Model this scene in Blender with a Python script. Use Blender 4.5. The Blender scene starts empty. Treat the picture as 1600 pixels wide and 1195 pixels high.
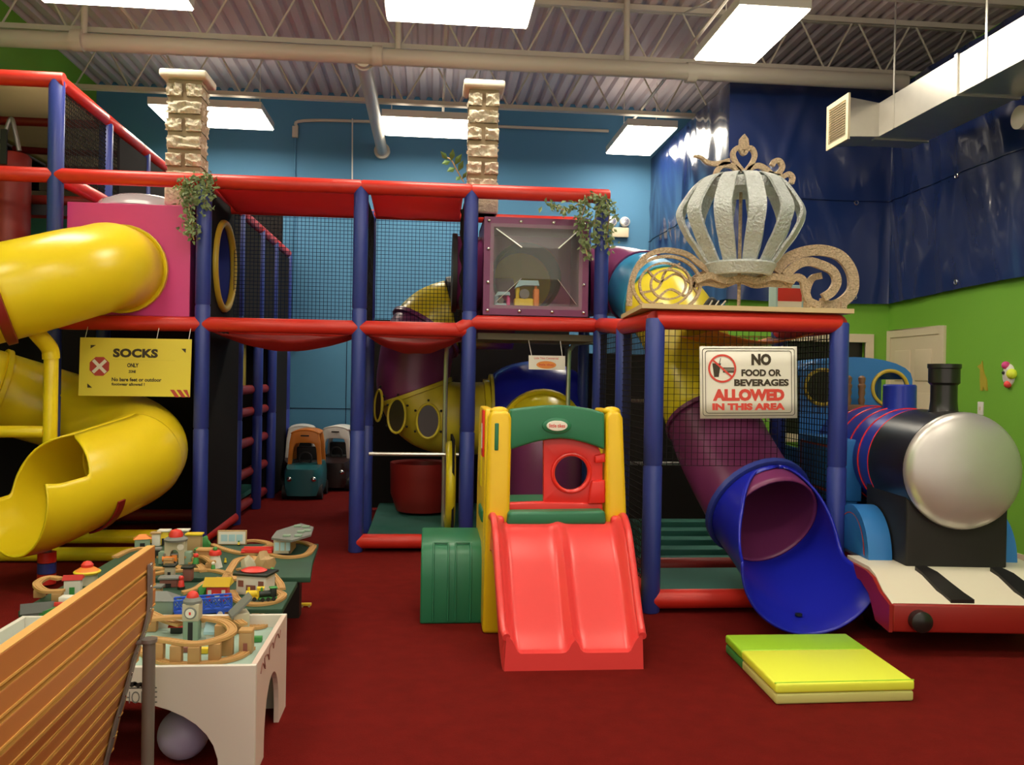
import bpy, bmesh, math, random
from mathutils import Vector, Matrix, noise
V = Vector
PI = math.pi
C = bpy.context.scene.collection
S = bpy.context.scene
rnd = random.Random(7)

# ---------------------------------------------------------------- camera, world, exposure
F, EYE = 1350.0, 1.5
cam = bpy.data.objects.new('camera', bpy.data.cameras.new('camera'))
C.objects.link(cam)
CM = (Matrix.Rotation(math.radians(-5.5), 3, 'Z') @ Matrix.Rotation(PI/2 - math.atan(7.5/F), 3, 'X')
      @ Matrix.Rotation(math.radians(1.0), 3, 'Z'))
cam.matrix_world = Matrix.Translation((0, 0, EYE)) @ CM.to_4x4()
cam.data.sensor_width = 36
cam.data.lens = 36*F/1600
cam.data.clip_start = 0.05
S.camera = cam
w = bpy.data.worlds.new('world'); S.world = w; w.use_nodes = True
w.node_tree.nodes['Background'].inputs[0].default_value = (1.0, 0.88, 0.72, 1)
w.node_tree.nodes['Background'].inputs[1].default_value = 0.45
S.view_settings.view_transform = 'Standard'
S.view_settings.look = 'None'
S.view_settings.gamma = 1
S.view_settings.use_curve_mapping = False
S.view_settings.exposure = 1.3
LAMP = 8.5
LAMP_COLOR = (1.0, 0.90, 0.72, 1)

def at(px, py, X=None, Y=None, Z=None):
    """the point of the room that stands at depth Y (or side X, or height Z)"""
    d = CM @ V(((px-800)/F, -(py-597.5)/F, -1.0))
    o = V((0, 0, EYE))
    if Y is not None: return o + d*(Y/d.y)
    if Z is not None: return o + d*((Z-EYE)/d.z)
    return o + d*(X/d.x)

# ---------------------------------------------------------------- materials
def mat(name, col, rough=0.5, metal=0.0, var=0.0, vscale=6.0, bump=0.0, bscale=40.0, coat=0.0, emit=None, alpha=1.0, trans=0.0, spec=0.5):
    m = bpy.data.materials.new(name); m.use_nodes = True
    nt = m.node_tree; b = nt.nodes['Principled BSDF']
    b.inputs['Base Color'].default_value = (*col, 1)
    b.inputs['Roughness'].default_value = rough
    b.inputs['Metallic'].default_value = metal
    b.inputs['Coat Weight'].default_value = coat
    b.inputs['Specular IOR Level'].default_value = spec
    if trans: b.inputs['Transmission Weight'].default_value = trans
    if alpha < 1: b.inputs['Alpha'].default_value = alpha
    if emit:
        b.inputs['Emission Color'].default_value = (*emit[0], 1); b.inputs['Emission Strength'].default_value = emit[1]
    tc = None
    if var or bump: tc = nt.nodes.new('ShaderNodeTexCoord')
    if var:
        n = nt.nodes.new('ShaderNodeTexNoise'); n.inputs['Scale'].default_value = vscale; n.inputs['Detail'].default_value = 5
        mx = nt.nodes.new('ShaderNodeMix'); mx.data_type = 'RGBA'
        mx.inputs[6].default_value = (*[c*(1-var) for c in col], 1)
        mx.inputs[7].default_value = (*[min(1, c*(1+var)) for c in col], 1)
        nt.links.new(tc.outputs['Object'], n.inputs['Vector'])
        nt.links.new(n.outputs['Fac'], mx.inputs[0]); nt.links.new(mx.outputs[2], b.inputs['Base Color'])
    if bump:
        n2 = nt.nodes.new('ShaderNodeTexNoise'); n2.inputs['Scale'].default_value = bscale; n2.inputs['Detail'].default_value = 3
        bp = nt.nodes.new('ShaderNodeBump'); bp.inputs['Strength'].default_value = bump; bp.inputs['Distance'].default_value = 0.02
        nt.links.new(tc.outputs['Object'], n2.inputs['Vector'])
        nt.links.new(n2.outputs['Fac'], bp.inputs['Height']); nt.links.new(bp.outputs['Normal'], b.inputs['Normal'])
    return m
def thin_cloth(m, col, k=0.5):
    nt = m.node_tree; b = nt.nodes['Principled BSDF']; o = nt.nodes['Material Output']
    tr = nt.nodes.new('ShaderNodeBsdfTranslucent'); tr.inputs[0].default_value = (*col, 1); mx = nt.nodes.new('ShaderNodeMixShader'); mx.inputs[0].default_value = k
    nt.links.new(b.outputs[0], mx.inputs[1]); nt.links.new(tr.outputs[0], mx.inputs[2]); nt.links.new(mx.outputs[0], o.inputs[0])
def srgb(r, g, b):
    f = lambda c: (c/255)/12.92 if c <= 10 else ((c/255+0.055)/1.055)**2.4
    return (f(r), f(g), f(b))
M = {}
M['carpet'] = mat('carpet', (0.155, 0.008, 0.006), 0.95, var=0.25, vscale=9, bump=0.5, bscale=180, spec=0.1)
M['wall_blue'] = mat('wall_blue', (0.075, 0.235, 0.42), 0.7, var=0.05, vscale=2, bump=0.05, bscale=60)
M['door_blue'] = mat('door_blue', (0.075, 0.25, 0.42), 0.6, var=0.06, vscale=3)
M['wall_green'] = mat('wall_green', (0.18, 0.44, 0.035), 0.7, var=0.05, vscale=1.5, bump=0.05, bscale=60)
M['deck'] = mat('deck', (0.66, 0.56, 0.58), 0.6, var=0.08, vscale=2)
M['steel_paint'] = mat('steel_paint', (0.62, 0.56, 0.48), 0.5)
M['pipe_paint'] = mat('pipe_paint', (0.60, 0.55, 0.47), 0.45)
M['white'] = mat('white', (0.78, 0.75, 0.70), 0.4)
M['cream'] = mat('cream', (0.72, 0.62, 0.44), 0.5)
M['glow'] = mat('glow', (1, 1, 1), 0.5, emit=(LAMP_COLOR[:3], LAMP))
M['uplight'] = mat('uplight', (1, 1, 1), 0.5, emit=(LAMP_COLOR[:3], 1.3))
M['wall_grey'] = mat('wall_grey', (0.35, 0.32, 0.29), 0.8, var=0.05)
M['engine_red'] = mat('engine_red', (0.30, 0.016, 0.012), 0.35)
M['tarp'] = mat('tarp', (0.011, 0.027, 0.12), 0.2, coat=0.5, var=0.25, vscale=1.2, bump=0.2, bscale=4)
M['galv'] = mat('galv', (0.62, 0.60, 0.55), 0.32, metal=0.85, var=0.12, vscale=5)
M['red'] = mat('red_vinyl', (0.66, 0.030, 0.018), 0.38, bump=0.06, bscale=25)
M['red_cloth'] = mat('red_cloth', (0.50, 0.05, 0.05), 0.6, var=0.1, bump=0.1, bscale=12)
M['blue'] = mat('blue_vinyl', (0.030, 0.050, 0.28), 0.38, bump=0.05, bscale=25)
M['black'] = mat('black', (0.012, 0.011, 0.011), 0.6)
M['black_net'] = mat('black_net', (0.018, 0.016, 0.016), 0.9, spec=0.1)
M['dark_blue_net'] = mat('dark_blue_net', (0.01, 0.018, 0.05), 0.9, spec=0.1)
M['yellow'] = mat('yellow_plastic', (0.86, 0.655, 0.014), 0.28, var=0.05, vscale=2)
M['yellow2'] = mat('yellow_tube', (0.80, 0.65, 0.02), 0.3, var=0.06, vscale=2)
M['olive'] = mat('dull_yellow', (0.60, 0.49, 0.03), 0.4, var=0.12, vscale=3)  # a darker, duller yellow than the other tubes
M['pink'] = mat('pink_plastic', (0.74, 0.065, 0.29), 0.35, var=0.05)
M['purple'] = mat('purple_plastic', (0.20, 0.035, 0.13), 0.33, var=0.08)
M['slide_blue'] = mat('slide_blue', (0.012, 0.018, 0.42), 0.28, var=0.06)
M['sky_blue'] = mat('sky_blue_plastic', (0.04, 0.33, 0.62), 0.28)
M['teal_mat'] = mat('teal_mat', (0.03, 0.16, 0.13), 0.7, var=0.15)
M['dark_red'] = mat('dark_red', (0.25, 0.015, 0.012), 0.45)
M['stone'] = mat('stone', (0.60, 0.53, 0.41), 0.85, var=0.35, vscale=25, bump=0.6, bscale=45)
M['stone_cap'] = mat('stone_cap', (0.72, 0.66, 0.54), 0.7, var=0.06)
M['mortar'] = mat('mortar', (0.36, 0.27, 0.17), 0.9)
M['leaf'] = mat('leaf', (0.10, 0.20, 0.05), 0.6, var=0.4, vscale=8)
M['leaf_pale'] = mat('leaf_pale', (0.23, 0.30, 0.14), 0.6, var=0.4, vscale=8)
M['sign_yellow'] = mat('sign_yellow', (0.84, 0.70, 0.07), 0.5)
M['sign_white'] = mat('sign_white', (0.86, 0.83, 0.74), 0.45)
M['ink'] = mat('ink', (0.05, 0.035, 0.02), 0.6)
M['ink_red'] = mat('ink_red', (0.72, 0.07, 0.05), 0.6)
M['ink_orange'] = mat('ink_orange', (0.85, 0.30, 0.06), 0.6)
M['stop_red'] = mat('stop_red', (0.50, 0.06, 0.05), 0.6)
M['toy_red'] = mat('climber_red', (0.80, 0.028, 0.022), 0.3, var=0.04)
M['toy_coral'] = mat('slide_coral', (0.86, 0.065, 0.065), 0.3, var=0.04)
M['toy_yellow'] = mat('climber_yellow', (0.85, 0.55, 0.012), 0.32, var=0.04)
M['toy_green'] = mat('climber_green', (0.018, 0.18, 0.085), 0.38, var=0.06)
M['lime'] = mat('lime_vinyl', (0.36, 0.66, 0.03), 0.45)
M['mat_yellow'] = mat('mat_yellow', (0.88, 0.95, 0.07), 0.45)
M['mat_pale'] = mat('mat_pale', (0.62, 0.60, 0.20), 0.5)
M['engine_blue'] = mat('engine_blue', (0.03, 0.19, 0.52), 0.35)
M['engine_deep'] = mat('engine_deep_blue', (0.018, 0.035, 0.36), 0.3)
M['gloss_black'] = mat('gloss_black', (0.014, 0.013, 0.013), 0.3)
M['silver'] = mat('silver_paint', (0.62, 0.60, 0.58), 0.36, metal=0.65, var=0.08, vscale=4)
M['engine_white'] = mat('engine_white', (0.80, 0.74, 0.60), 0.4)
M['brass'] = mat('brass_paint', (0.62, 0.44, 0.04), 0.4)
M['bronze'] = mat('bronze', (0.22, 0.11, 0.05), 0.45)
M['beige_board'] = mat('beige_board', (0.62, 0.47, 0.26), 0.6, var=0.06)
M['gold'] = mat('gold_glitter', (0.60, 0.45, 0.30), 0.5, metal=0.3, var=0.55, vscale=60, bump=1.0, bscale=90)
M['silver_glitter'] = mat('silver_glitter', (0.60, 0.64, 0.64), 0.5, metal=0.15, var=0.2, vscale=40, bump=0.9, bscale=60)
M['slat'] = mat('slat_wood', (0.53, 0.195, 0.05), 0.42, var=0.10, vscale=5)
M['slat_edge'] = mat('slat_edge', (0.72, 0.38, 0.09), 0.5)
M['strap'] = mat('strap_metal', (0.28, 0.26, 0.25), 0.45, metal=0.5, var=0.2, vscale=20)
M['pole'] = mat('pole_grey', (0.20, 0.175, 0.15), 0.5, metal=0.3)
M['table_white'] = mat('table_white', (0.72, 0.68, 0.62), 0.5)
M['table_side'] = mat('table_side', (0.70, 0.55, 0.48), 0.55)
M['board_green'] = mat('board_green', (0.015, 0.065, 0.035), 0.6, var=0.3)
M['play_bed'] = mat('play_bed', (0.34, 0.48, 0.42), 0.6, var=0.35, vscale=9)
M['dark_wood'] = mat('dark_wood', (0.02, 0.013, 0.012), 0.5)
M['track'] = mat('track_wood', (0.55, 0.31, 0.11), 0.55, var=0.12, vscale=12)
M['track_block'] = mat('block_wood', (0.46, 0.26, 0.10), 0.6, var=0.15, vscale=10)
M['t_grey'] = mat('toy_grey', (0.19, 0.20, 0.19), 0.6)
M['t_stone'] = mat('toy_stone', (0.50, 0.46, 0.34), 0.6)
M['t_sage'] = mat('toy_sage', (0.25, 0.36, 0.27), 0.6)
M['t_white'] = mat('toy_white', (0.76, 0.73, 0.66), 0.5)
M['t_red'] = mat('toy_red', (0.72, 0.04, 0.03), 0.4)
M['t_yellow'] = mat('toy_yellow', (0.85, 0.62, 0.03), 0.4)
M['t_blue'] = mat('toy_blue', (0.03, 0.11, 0.62), 0.4)
M['t_green'] = mat('toy_green', (0.05, 0.27, 0.06), 0.5)
M['t_black'] = mat('toy_black', (0.012, 0.02, 0.015), 0.4)
M['t_sky'] = mat('toy_sky', (0.40, 0.62, 0.70), 0.5)
M['t_maroon'] = mat('toy_maroon', (0.25, 0.09, 0.07), 0.6)
M['t_orange'] = mat('toy_orange', (0.82, 0.25, 0.04), 0.4)
M['t_tan'] = mat('toy_tan', (0.46, 0.30, 0.14), 0.6)
M['lavender'] = mat('lavender', (0.42, 0.38, 0.58), 0.4)
M['teal_car'] = mat('teal_car', (0.02, 0.13, 0.15), 0.3)
M['orange_car'] = mat('orange_car', (0.75, 0.24, 0.025), 0.35)
M['maroon_car'] = mat('maroon_car', (0.03, 0.015, 0.014), 0.35)
M['chrome'] = mat('chrome', (0.75, 0.75, 0.75), 0.2, metal=1)
M['tan_cloth'] = mat('tan_cloth', (0.30, 0.27, 0.19), 0.7, var=0.1)
M['clear'] = mat('clear_plastic', (0.80, 0.82, 0.84), 0.06, alpha=0.16)
M['smoke'] = mat('smoke_plastic', (0.55, 0.52, 0.55), 0.15, alpha=0.55)
M['glint'] = mat('white_glint', (0.9, 0.9, 0.88), 0.2)  # opaque white for highlights painted along the bubble's edges
M['bed_yellow'] = mat('bed_yellow', (0.45, 0.36, 0.03), 0.6, var=0.1)

thin_cloth(M['red_cloth'], (0.66, 0.10, 0.10), 0.45); thin_cloth(M['tan_cloth'], (0.5, 0.44, 0.32))
# ---------------------------------------------------------------- builders
def origin(o):
    p = V((0, 0, 0))
    while o is not None:
        p = p + o.location; o = o.parent
    return p
class MB:
    def __init__(s): s.v = []; s.f = []
    def add(s, vs, fs):
        k = len(s.v); s.v += [V(p) for p in vs]; s.f += [tuple(k+i for i in f) for f in fs]; return s
    def box(s, a, b, bev=0.0):
        (x0, y0, z0), (x1, y1, z1) = [min(p, q) for p, q in zip(a, b)], [max(p, q) for p, q in zip(a, b)]
        if bev <= 0:
            return s.add([(x0,y0,z0),(x1,y0,z0),(x1,y1,z0),(x0,y1,z0),(x0,y0,z1),(x1,y0,z1),(x1,y1,z1),(x0,y1,z1)],
                     [(3,2,1,0),(4,5,6,7),(0,1,5,4),(1,2,6,5),(2,3,7,6),(3,0,4,7)])
        bev = min(bev, (x1-x0)*.49, (y1-y0)*.49, (z1-z0)*.49)
        bm = bmesh.new(); bmesh.ops.create_cube(bm, size=1)
        for v in bm.verts: v.co = V(((x0+x1)/2+v.co.x*(x1-x0), (y0+y1)/2+v.co.y*(y1-y0), (z0+z1)/2+v.co.z*(z1-z0)))
        bmesh.ops.bevel(bm, geom=bm.edges[:], offset=bev, segments=3, profile=0.5, affect='EDGES')
        return s.frombm(bm)
    def frombm(s, bm):
        bm.verts.index_update()
        s.add([v.co.copy() for v in bm.verts], [[v.index for v in f.verts] for f in bm.faces]); bm.free(); return s
    def obox(s, c, ux, uy, uz):
        c, ux, uy, uz = V(c), V(ux), V(uy), V(uz)
        return s.add([c-ux-uy-uz, c+ux-uy-uz, c+ux+uy-uz, c-ux+uy-uz, c-ux-uy+uz, c+ux-uy+uz, c+ux+uy+uz, c-ux+uy+uz],
                     [(3,2,1,0),(4,5,6,7),(0,1,5,4),(1,2,6,5),(2,3,7,6),(3,0,4,7)])
    def tube(s, path, r, n=12, caps=True, closed=False):
        path = [V(p) for p in path]; m = len(path)
        rs = r if isinstance(r, (list, tuple)) else [r]*m
        T = []
        for i in range(m):
            a = path[(i-1) % m] if (closed or i) else path[0]
            b = path[(i+1) % m] if (closed or i < m-1) else path[-1]
            T.append((b-a).normalized())
        ref = V((0, 0, 1)) if abs(T[0].z) < 0.9 else V((1, 0, 0))
        N = (ref - T[0]*ref.dot(T[0])).normalized()
        vs = []; fs = []
        for i in range(m):
            N = (N - T[i]*N.dot(T[i])).normalized(); B = T[i].cross(N)
            for j in range(n):
                a = 2*PI*j/n; vs.append(path[i] + (N*math.cos(a)+B*math.sin(a))*rs[i])
        for i in range(m if closed else m-1):
            for j in range(n):
                a, b = i*n+j, i*n+(j+1) % n; c, d = ((i+1) % m)*n+(j+1) % n, ((i+1) % m)*n+j
                fs.append((a, b, c, d))
        if caps and not closed:
            fs.append(tuple(range(n-1, -1, -1))); fs.append(tuple((m-1)*n+j for j in range(n)))
        return s.add(vs, fs)
    def cyl(s, a, b, r, n=16, r2=None): return s.tube([a, b], [r, r if r2 is None else r2], n)
    def lathe(s, prof, c=(0, 0, 0), n=24, axis='z', caps=True, sx=1, sy=1):
        vs = []; fs = []; m = len(prof); c = V(c)
        for (r, h) in prof:
            for j in range(n):
                a = 2*PI*j/n; x, y = r*math.cos(a)*sx, r*math.sin(a)*sy
                vs.append(c + (V((x, y, h)) if axis == 'z' else V((x, h, y)) if axis == 'y' else V((h, x, y))))
        for i in range(m-1):
            for j in range(n):
                q = (i*n+j, i*n+(j+1) % n, (i+1)*n+(j+1) % n, (i+1)*n+j)
                fs.append(q if axis != 'y' else q[::-1])
        if caps:
            fs.append(tuple(range(n-1, -1, -1))); fs.append(tuple((m-1)*n+j for j in range(n)))
        return s.add(vs, fs)
    def prism(s, pts, vec):
        pts = [V(p) for p in pts]; vec = V(vec); n = len(pts)
        return s.add(pts + [p+vec for p in pts], [tuple(range(n-1, -1, -1)), tuple(range(n, 2*n))] + [(i, (i+1) % n, n+(i+1) % n, n+i) for i in range(n)])
    def holed(s, outer, ctr, inner, f3, vec, n=40):
        """plate: outer polygon (2d) with one hole inner(angle)->radius round ctr; f3 maps 2d to 3d; vec is the thickness"""
        angs = [2*PI*i/n for i in range(n)] + [math.atan2(p[1]-ctr[1], p[0]-ctr[0]) % (2*PI) for p in outer]
        angs = sorted(set(round(a, 5) for a in angs)); o2 = []; i2 = []
        for a in angs:
            d = (math.cos(a), math.sin(a)); best = None
            for k in range(len(outer)):
                p, q = outer[k], outer[(k+1) % len(outer)]
                ex, ey = q[0]-p[0], q[1]-p[1]; den = d[0]*ey - d[1]*ex
                if abs(den) < 1e-9: continue
                t = ((p[0]-ctr[0])*ey - (p[1]-ctr[1])*ex)/den; u = ((p[0]-ctr[0])*d[1] - (p[1]-ctr[1])*d[0])/den
                if t > 0 and -1e-4 <= u <= 1.0001 and (best is None or t > best): best = t
            r = inner(a); best = max(best or r*1.01, r*1.001)
            o2.append((ctr[0]+d[0]*best, ctr[1]+d[1]*best)); i2.append((ctr[0]+d[0]*r, ctr[1]+d[1]*r))
        m = len(angs); vec = V(vec)
        A = [V(f3(*p)) for p in o2]; B = [V(f3(*p)) for p in i2]
        vs = A + B + [p+vec for p in A] + [p+vec for p in B]; fs = []
        for i in range(m):
            j = (i+1) % m
            fs += [(i, j, m+j, m+i), (2*m+j, 2*m+i, 3*m+i, 3*m+j), (j, i, 2*m+i, 2*m+j), (m+i, m+j, 3*m+j, 3*m+i)]
        return s.add(vs, fs)
    def ribbon(s, pts, wd, f3, vec):
        """flat strip of width wd (or widths) along 2d points, with thickness vec"""
        n = len(pts); ws = wd if isinstance(wd, (list, tuple)) else [wd]*n; L = []; R = []
        for i in range(n):
            a, b = pts[max(0, i-1)], pts[min(n-1, i+1)]
            dx, dy = b[0]-a[0], b[1]-a[1]; l = math.hypot(dx, dy) or 1
            L.append((pts[i][0]-dy/l*ws[i]/2, pts[i][1]+dx/l*ws[i]/2)); R.append((pts[i][0]+dy/l*ws[i]/2, pts[i][1]-dx/l*ws[i]/2))
        vec = V(vec); A = [V(f3(*p)) for p in L]; B = [V(f3(*p)) for p in R]
        vs = A+B+[p+vec for p in A]+[p+vec for p in B]; fs = []
        for i in range(n-1):
            fs += [(i, i+1, n+i+1, n+i), (2*n+i+1, 2*n+i, 3*n+i, 3*n+i+1), (i+1, i, 2*n+i, 2*n+i+1), (n+i, n+i+1, 3*n+i+1, 3*n+i)]
        fs += [(0, n, 3*n, 2*n), (2*n-1, n-1, 3*n-1, 4*n-1)]
        return s.add(vs, fs)
    def grid(s, fn, nu, nv):
        vs = [fn(i/nu, j/nv) for j in range(nv+1) for i in range(nu+1)]
        return s.add(vs, [(j*(nu+1)+i, j*(nu+1)+i+1, (j+1)*(nu+1)+i+1, (j+1)*(nu+1)+i) for j in range(nv) for i in range(nu)])
    def ball(s, c, r, n=16, sz=1.0):
        prof = [(max(1e-4, r*math.sin(PI*i/n)), -r*sz*math.cos(PI*i/n)) for i in range(n+1)]
        return s.lathe(prof, c, n*2, caps=False)
    def torus(s, c, R, r, axis='y', n=36, k=10, sx=1.0):
        pts = []
        for i in range(n):
            a = 2*PI*i/n; u, v = R*math.cos(a)*sx, R*math.sin(a)
            pts.append(V(c) + (V((u, 0, v)) if axis == 'y' else V((u, v, 0)) if axis == 'z' else V((0, u, v))))
        return s.tube(pts, r, k, closed=True)
    def xform(s, mtx):
        s.v = [mtx @ p for p in s.v]; return s
    def build(s, name, material, parent=None, smooth=True, solid=0.0, angle=38, bevel=0.0):
        o0 = origin(parent) if parent else V((0, 0, 0))
        me = bpy.data.meshes.new(name)
        base = o0
        if parent is None and s.v:
            base = V(((min(p.x for p in s.v)+max(p.x for p in s.v))/2, (min(p.y for p in s.v)+max(p.y for p in s.v))/2, min(p.z for p in s.v)))
        me.from_pydata([tuple(p-base) for p in s.v], [], s.f)
        bm = bmesh.new(); bm.from_mesh(me)
        bmesh.ops.recalc_face_normals(bm, faces=bm.faces[:])
        if bevel:
            bmesh.ops.remove_doubles(bm, verts=bm.verts[:], dist=1e-5)
            es = [e for e in bm.edges if len(e.link_faces) == 2 and e.calc_face_angle(0) > 0.6]
            bmesh.ops.bevel(bm, geom=es, offset=bevel, segments=3, profile=0.5, affect='EDGES', clamp_overlap=True)
        bm.to_mesh(me); bm.free()
        me.materials.append(M[material] if isinstance(material, str) else material)
        if smooth:
            me.polygons.foreach_set('use_smooth', [True]*len(me.polygons))
            me.set_sharp_from_angle(angle=math.radians(angle))
        o = bpy.data.objects.new(name, me); C.objects.link(o)
        if parent: o.parent = parent
        else: o.location = base
        if solid:
            md = o.modifiers.new('thick', 'SOLIDIFY'); md.thickness = solid; md.offset = 0
        return o
def thing(name, label, cat, loc=(0, 0, 0), group=None, rotz=0):
    o = bpy.data.objects.new(name, None); C.objects.link(o); o.location = loc; o.rotation_euler = (0, 0, rotz)
    o.empty_display_size = 0.1
    o['label'] = label; o['category'] = cat
    if group: o['group'] = group
    return o
def tag(o, label, cat, group=None, kind=None):
    o['label'] = label; o['category'] = cat
    if group: o['group'] = group
    if kind: o['kind'] = kind
    return o
def struct(o, parent=None):
    o['kind'] = 'structure'; return o
def cr(pts, n=8):
    """smooth curve through the points"""
    pts = [V(p) for p in pts]; P = [pts[0]*2-pts[1]] + pts + [pts[-1]*2-pts[-2]]; out = []
    for i in range(1, len(P)-2):
        a, b, c, d = P[i-1], P[i], P[i+1], P[i+2]
        for k in range(n):
            t = k/n
            out.append(0.5*((2*b)+(c-a)*t+(2*a-5*b+4*c-d)*t*t+(3*b-a-3*c+d)*t**3))
    return out + [pts[-1]]
def cr2(pts, n=8): return [(p.x, p.y) for p in cr([(a, b, 0) for a, b in pts], n)]
def text_mb(mb, txt, width, height, f3, u0, v0, bold=0.0, gap=None):
    """letters with their left foot at (u0, v0) of the plane f3, stretched to width x height"""
    cu = bpy.data.curves.new('t', 'FONT'); cu.body = txt; cu.offset = bold; cu.resolution_u = 3
    if gap: cu.space_character = gap
    ob = bpy.data.objects.new('t', cu); C.objects.link(ob)
    bpy.context.view_layer.update()
    me = bpy.data.meshes.new_from_object(ob.evaluated_get(bpy.context.evaluated_depsgraph_get()))
    xs = [v.co.x for v in me.vertices]; ys = [v.co.y for v in me.vertices]
    x0, x1, y0, y1 = min(xs), max(xs), min(ys), max(ys)
    if any(ch in txt for ch in 'gjpqy'): y0 = 0.0
    vs = [f3(u0+(v.co.x-x0)/(x1-x0)*width, v0+(v.co.y-y0)/(y1-y0)*height) for v in me.vertices]
    mb.add(vs, [tuple(p.vertices) for p in me.polygons])
    bpy.data.objects.remove(ob); bpy.data.curves.remove(cu); bpy.data.meshes.remove(me)
    return mb
def net(mb, p0, u, v, su, sv, t=0.0022):
    """knotless net: strands along u and along v over the rectangle p0, p0+u, p0+v"""
    p0, u, v = V(p0), V(u), V(v); n1, n2 = max(1, round(u.length/su)), max(1, round(v.length/sv))
    w_ = u.cross(v).normalized()*t; uu, vv = u.normalized()*t, v.normalized()*t
    for i in range(n1+1): mb.obox(p0+u*(i/n1)+v/2, uu, v/2, w_)
    for i in range(n2+1): mb.obox(p0+v*(i/n2)+u/2, u/2, vv, w_)
    return mb
def swept(path, rad, a_from, a_to, n=28):
    """slide shell: at each station the arc of angles (0 = downward) a_from..a_to"""
    mb = MB(); m = len(path); path = [V(p) for p in path]; vs = []
    for i in range(m):
        t = (path[min(m-1, i+1)]-path[max(0, i-1)]).normalized()
        side = t.cross(V((0, 0, 1))).normalized(); up = side.cross(t).normalized()
        a0 = a_from[i] if isinstance(a_from, list) else a_from; a1 = a_to[i] if isinstance(a_to, list) else a_to
        r = rad[i] if isinstance(rad, list) else rad
        for j in range(n+1):
            a = a0+(a1-a0)*j/n
            vs.append(path[i] + (side*math.sin(a) - up*math.cos(a))*r)
    return mb.add(vs, [(i*(n+1)+j, i*(n+1)+j+1, (i+1)*(n+1)+j+1, (i+1)*(n+1)+j) for i in range(m-1) for j in range(n)])

# ================================================================ the room
XL, XR, YB, YF, ZC = -4.55, 4.99, 12.23, -1.5, 5.42
ZP = 4.72                      # top of the side room's walls
XE = 8.5
XS, YS = 3.18, 9.0             # the side room's corner on the right
struct(MB().box((XL-.1, YF, -.1), (XE+.1, YB+.1, 0)).build('floor', 'carpet', smooth=False))
struct(MB().box((XL-.1, YB, 0), (XE+.1, YB+.1, ZC)).build('wall_back', 'wall_blue', smooth=False))
struct(MB().box((XL-.1, YF, 0), (XL, YB, ZC)).build('wall_left', 'wall_green', smooth=False))
struct(MB().box((XE, YF, 0), (XE+.1, YB, ZC)).build('wall_far', 'wall_grey', smooth=False))
struct(MB().box((XR, YF, 0), (XR+.1, YS+.1, ZP)).build('wall_right', 'wall_green', smooth=False))
struct(MB().box((XS, YS+.1, 0), (XS+.1, YB, ZP)).build('wall_side', 'wall_blue', smooth=False))
# green wall with a serving window
wx0, wx1, wz0, wz1 = 3.80, 4.72, 0.95, 1.95
m = MB()
m.box((XS, YS, 0), (wx0, YS+.1, ZP)); m.box((wx1, YS, 0), (XR, YS+.1, ZP)); m.box((wx0, YS, 0), (wx1, YS+.1, wz0)); m.box((wx0, YS, wz1), (wx1, YS+.1, ZP))
struct(m.build('wall_front', 'wall_green', smooth=False))
fr = MB()
for a, b in (((wx0-.09, wz1), (wx1+.09, wz1+.09)), ((wx0-.09, wz0-.09), (wx1+.09, wz0)), ((wx0-.09, wz0), (wx0, wz1)), ((wx1, wz0), (wx1+.09, wz1))):
    fr.box((a[0], YS-.03, a[1]), (b[0], YS+.02, b[1]))
fr = struct(fr.build('window_1', 'cream', smooth=False, bevel=.006))
struct(MB().box((wx0-.01, YS+.06, wz0-.01), (wx1+.01, YS+.09, wz1+.01)).build('opening_shade', 'gloss_black', fr, smooth=False))  # black panel standing in for the dark inside of the opening
# corrugated steel ceiling, ribs running into the room
mb = MB(); p = .17; x = XL-.05; prof = []
while x < XE+.1:
    prof += [(x, 0), (x+.075, 0), (x+.10, .05), (x+.145, .05)]; x += p
vs = [(a, y, ZC-.04+b) for y in (YF, YB+.05) for a, b in prof]; n = len(prof)
mb.add(vs, [(i, i+1, n+i+1, n+i) for i in range(n-1)])
mb.box((XL-.1, YF, ZC+.02), (XE+.1, YB+.1, ZC+.06))
struct(mb.build('ceiling', 'deck', smooth=False))
# blue access door in the back wall
d = MB()
d.box((-1.93, YB-.02, 0.0), (-.55, YB, 2.17)); 
d1 = struct(d.build('door_1', 'door_blue', smooth=False))
g = MB()
g.box((-1.15, YB-.024, 0.0), (-1.14, YB-.019, 2.17)); g.box((-1.93, YB-.024, 1.02), (-.55, YB-.019, 1.03)); g.box((-1.935, YB-.024, 0), (-1.925, YB-.019, 2.17))
struct(g.build('door_seam', 'dark_blue_net', d1, smooth=False))
struct(MB().ball((-1.83, YB-.05, 1.85), .03, 8).build('door_handle', 'steel_paint', d1))
# cream six panel door in the right wall
dy0, dy1, dz = 8.02, 9.0-.0, 2.0
f = MB()
f.box((XR-.03, dy0-.08, 0), (XR, dy0, dz+.08)); f.box((XR-.03, dy1-.08, 0), (XR, dy1-.005, dz+.08)); f.box((XR-.03, dy0, dz), (XR, dy1-.08, dz+.08))
d2 = struct(f.build('door_2', 'cream', smooth=False, bevel=.005))
lf = MB().box((XR-.02, dy0, .01), (XR-.002, dy1-.08, dz))
struct(lf.build('door_leaf', 'cream', d2, smooth=False))
pn = MB()
for yy in (dy0+.12, dy0+.51):
    for z0, z1 in ((.2, .75), (.9, 1.42), (1.54, 1.86)):
        pn.box((XR-.03, yy, z0), (XR-.019, yy+.29, z1), .01)
struct(pn.build('door_panel', 'cream', d2))
struct(MB().ball((XR-.06, dy1-.13, 1.28), .035, 8).build('door_handle', 'bronze', d2))
for nm, xx, yy0, yy1 in (('baseboard_right', XR-.012, 2.0, dy0-.08),):
    struct(MB().box((xx, yy0, 0), (XR, yy1, .09)).build(nm, 'cream', smooth=False))

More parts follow.
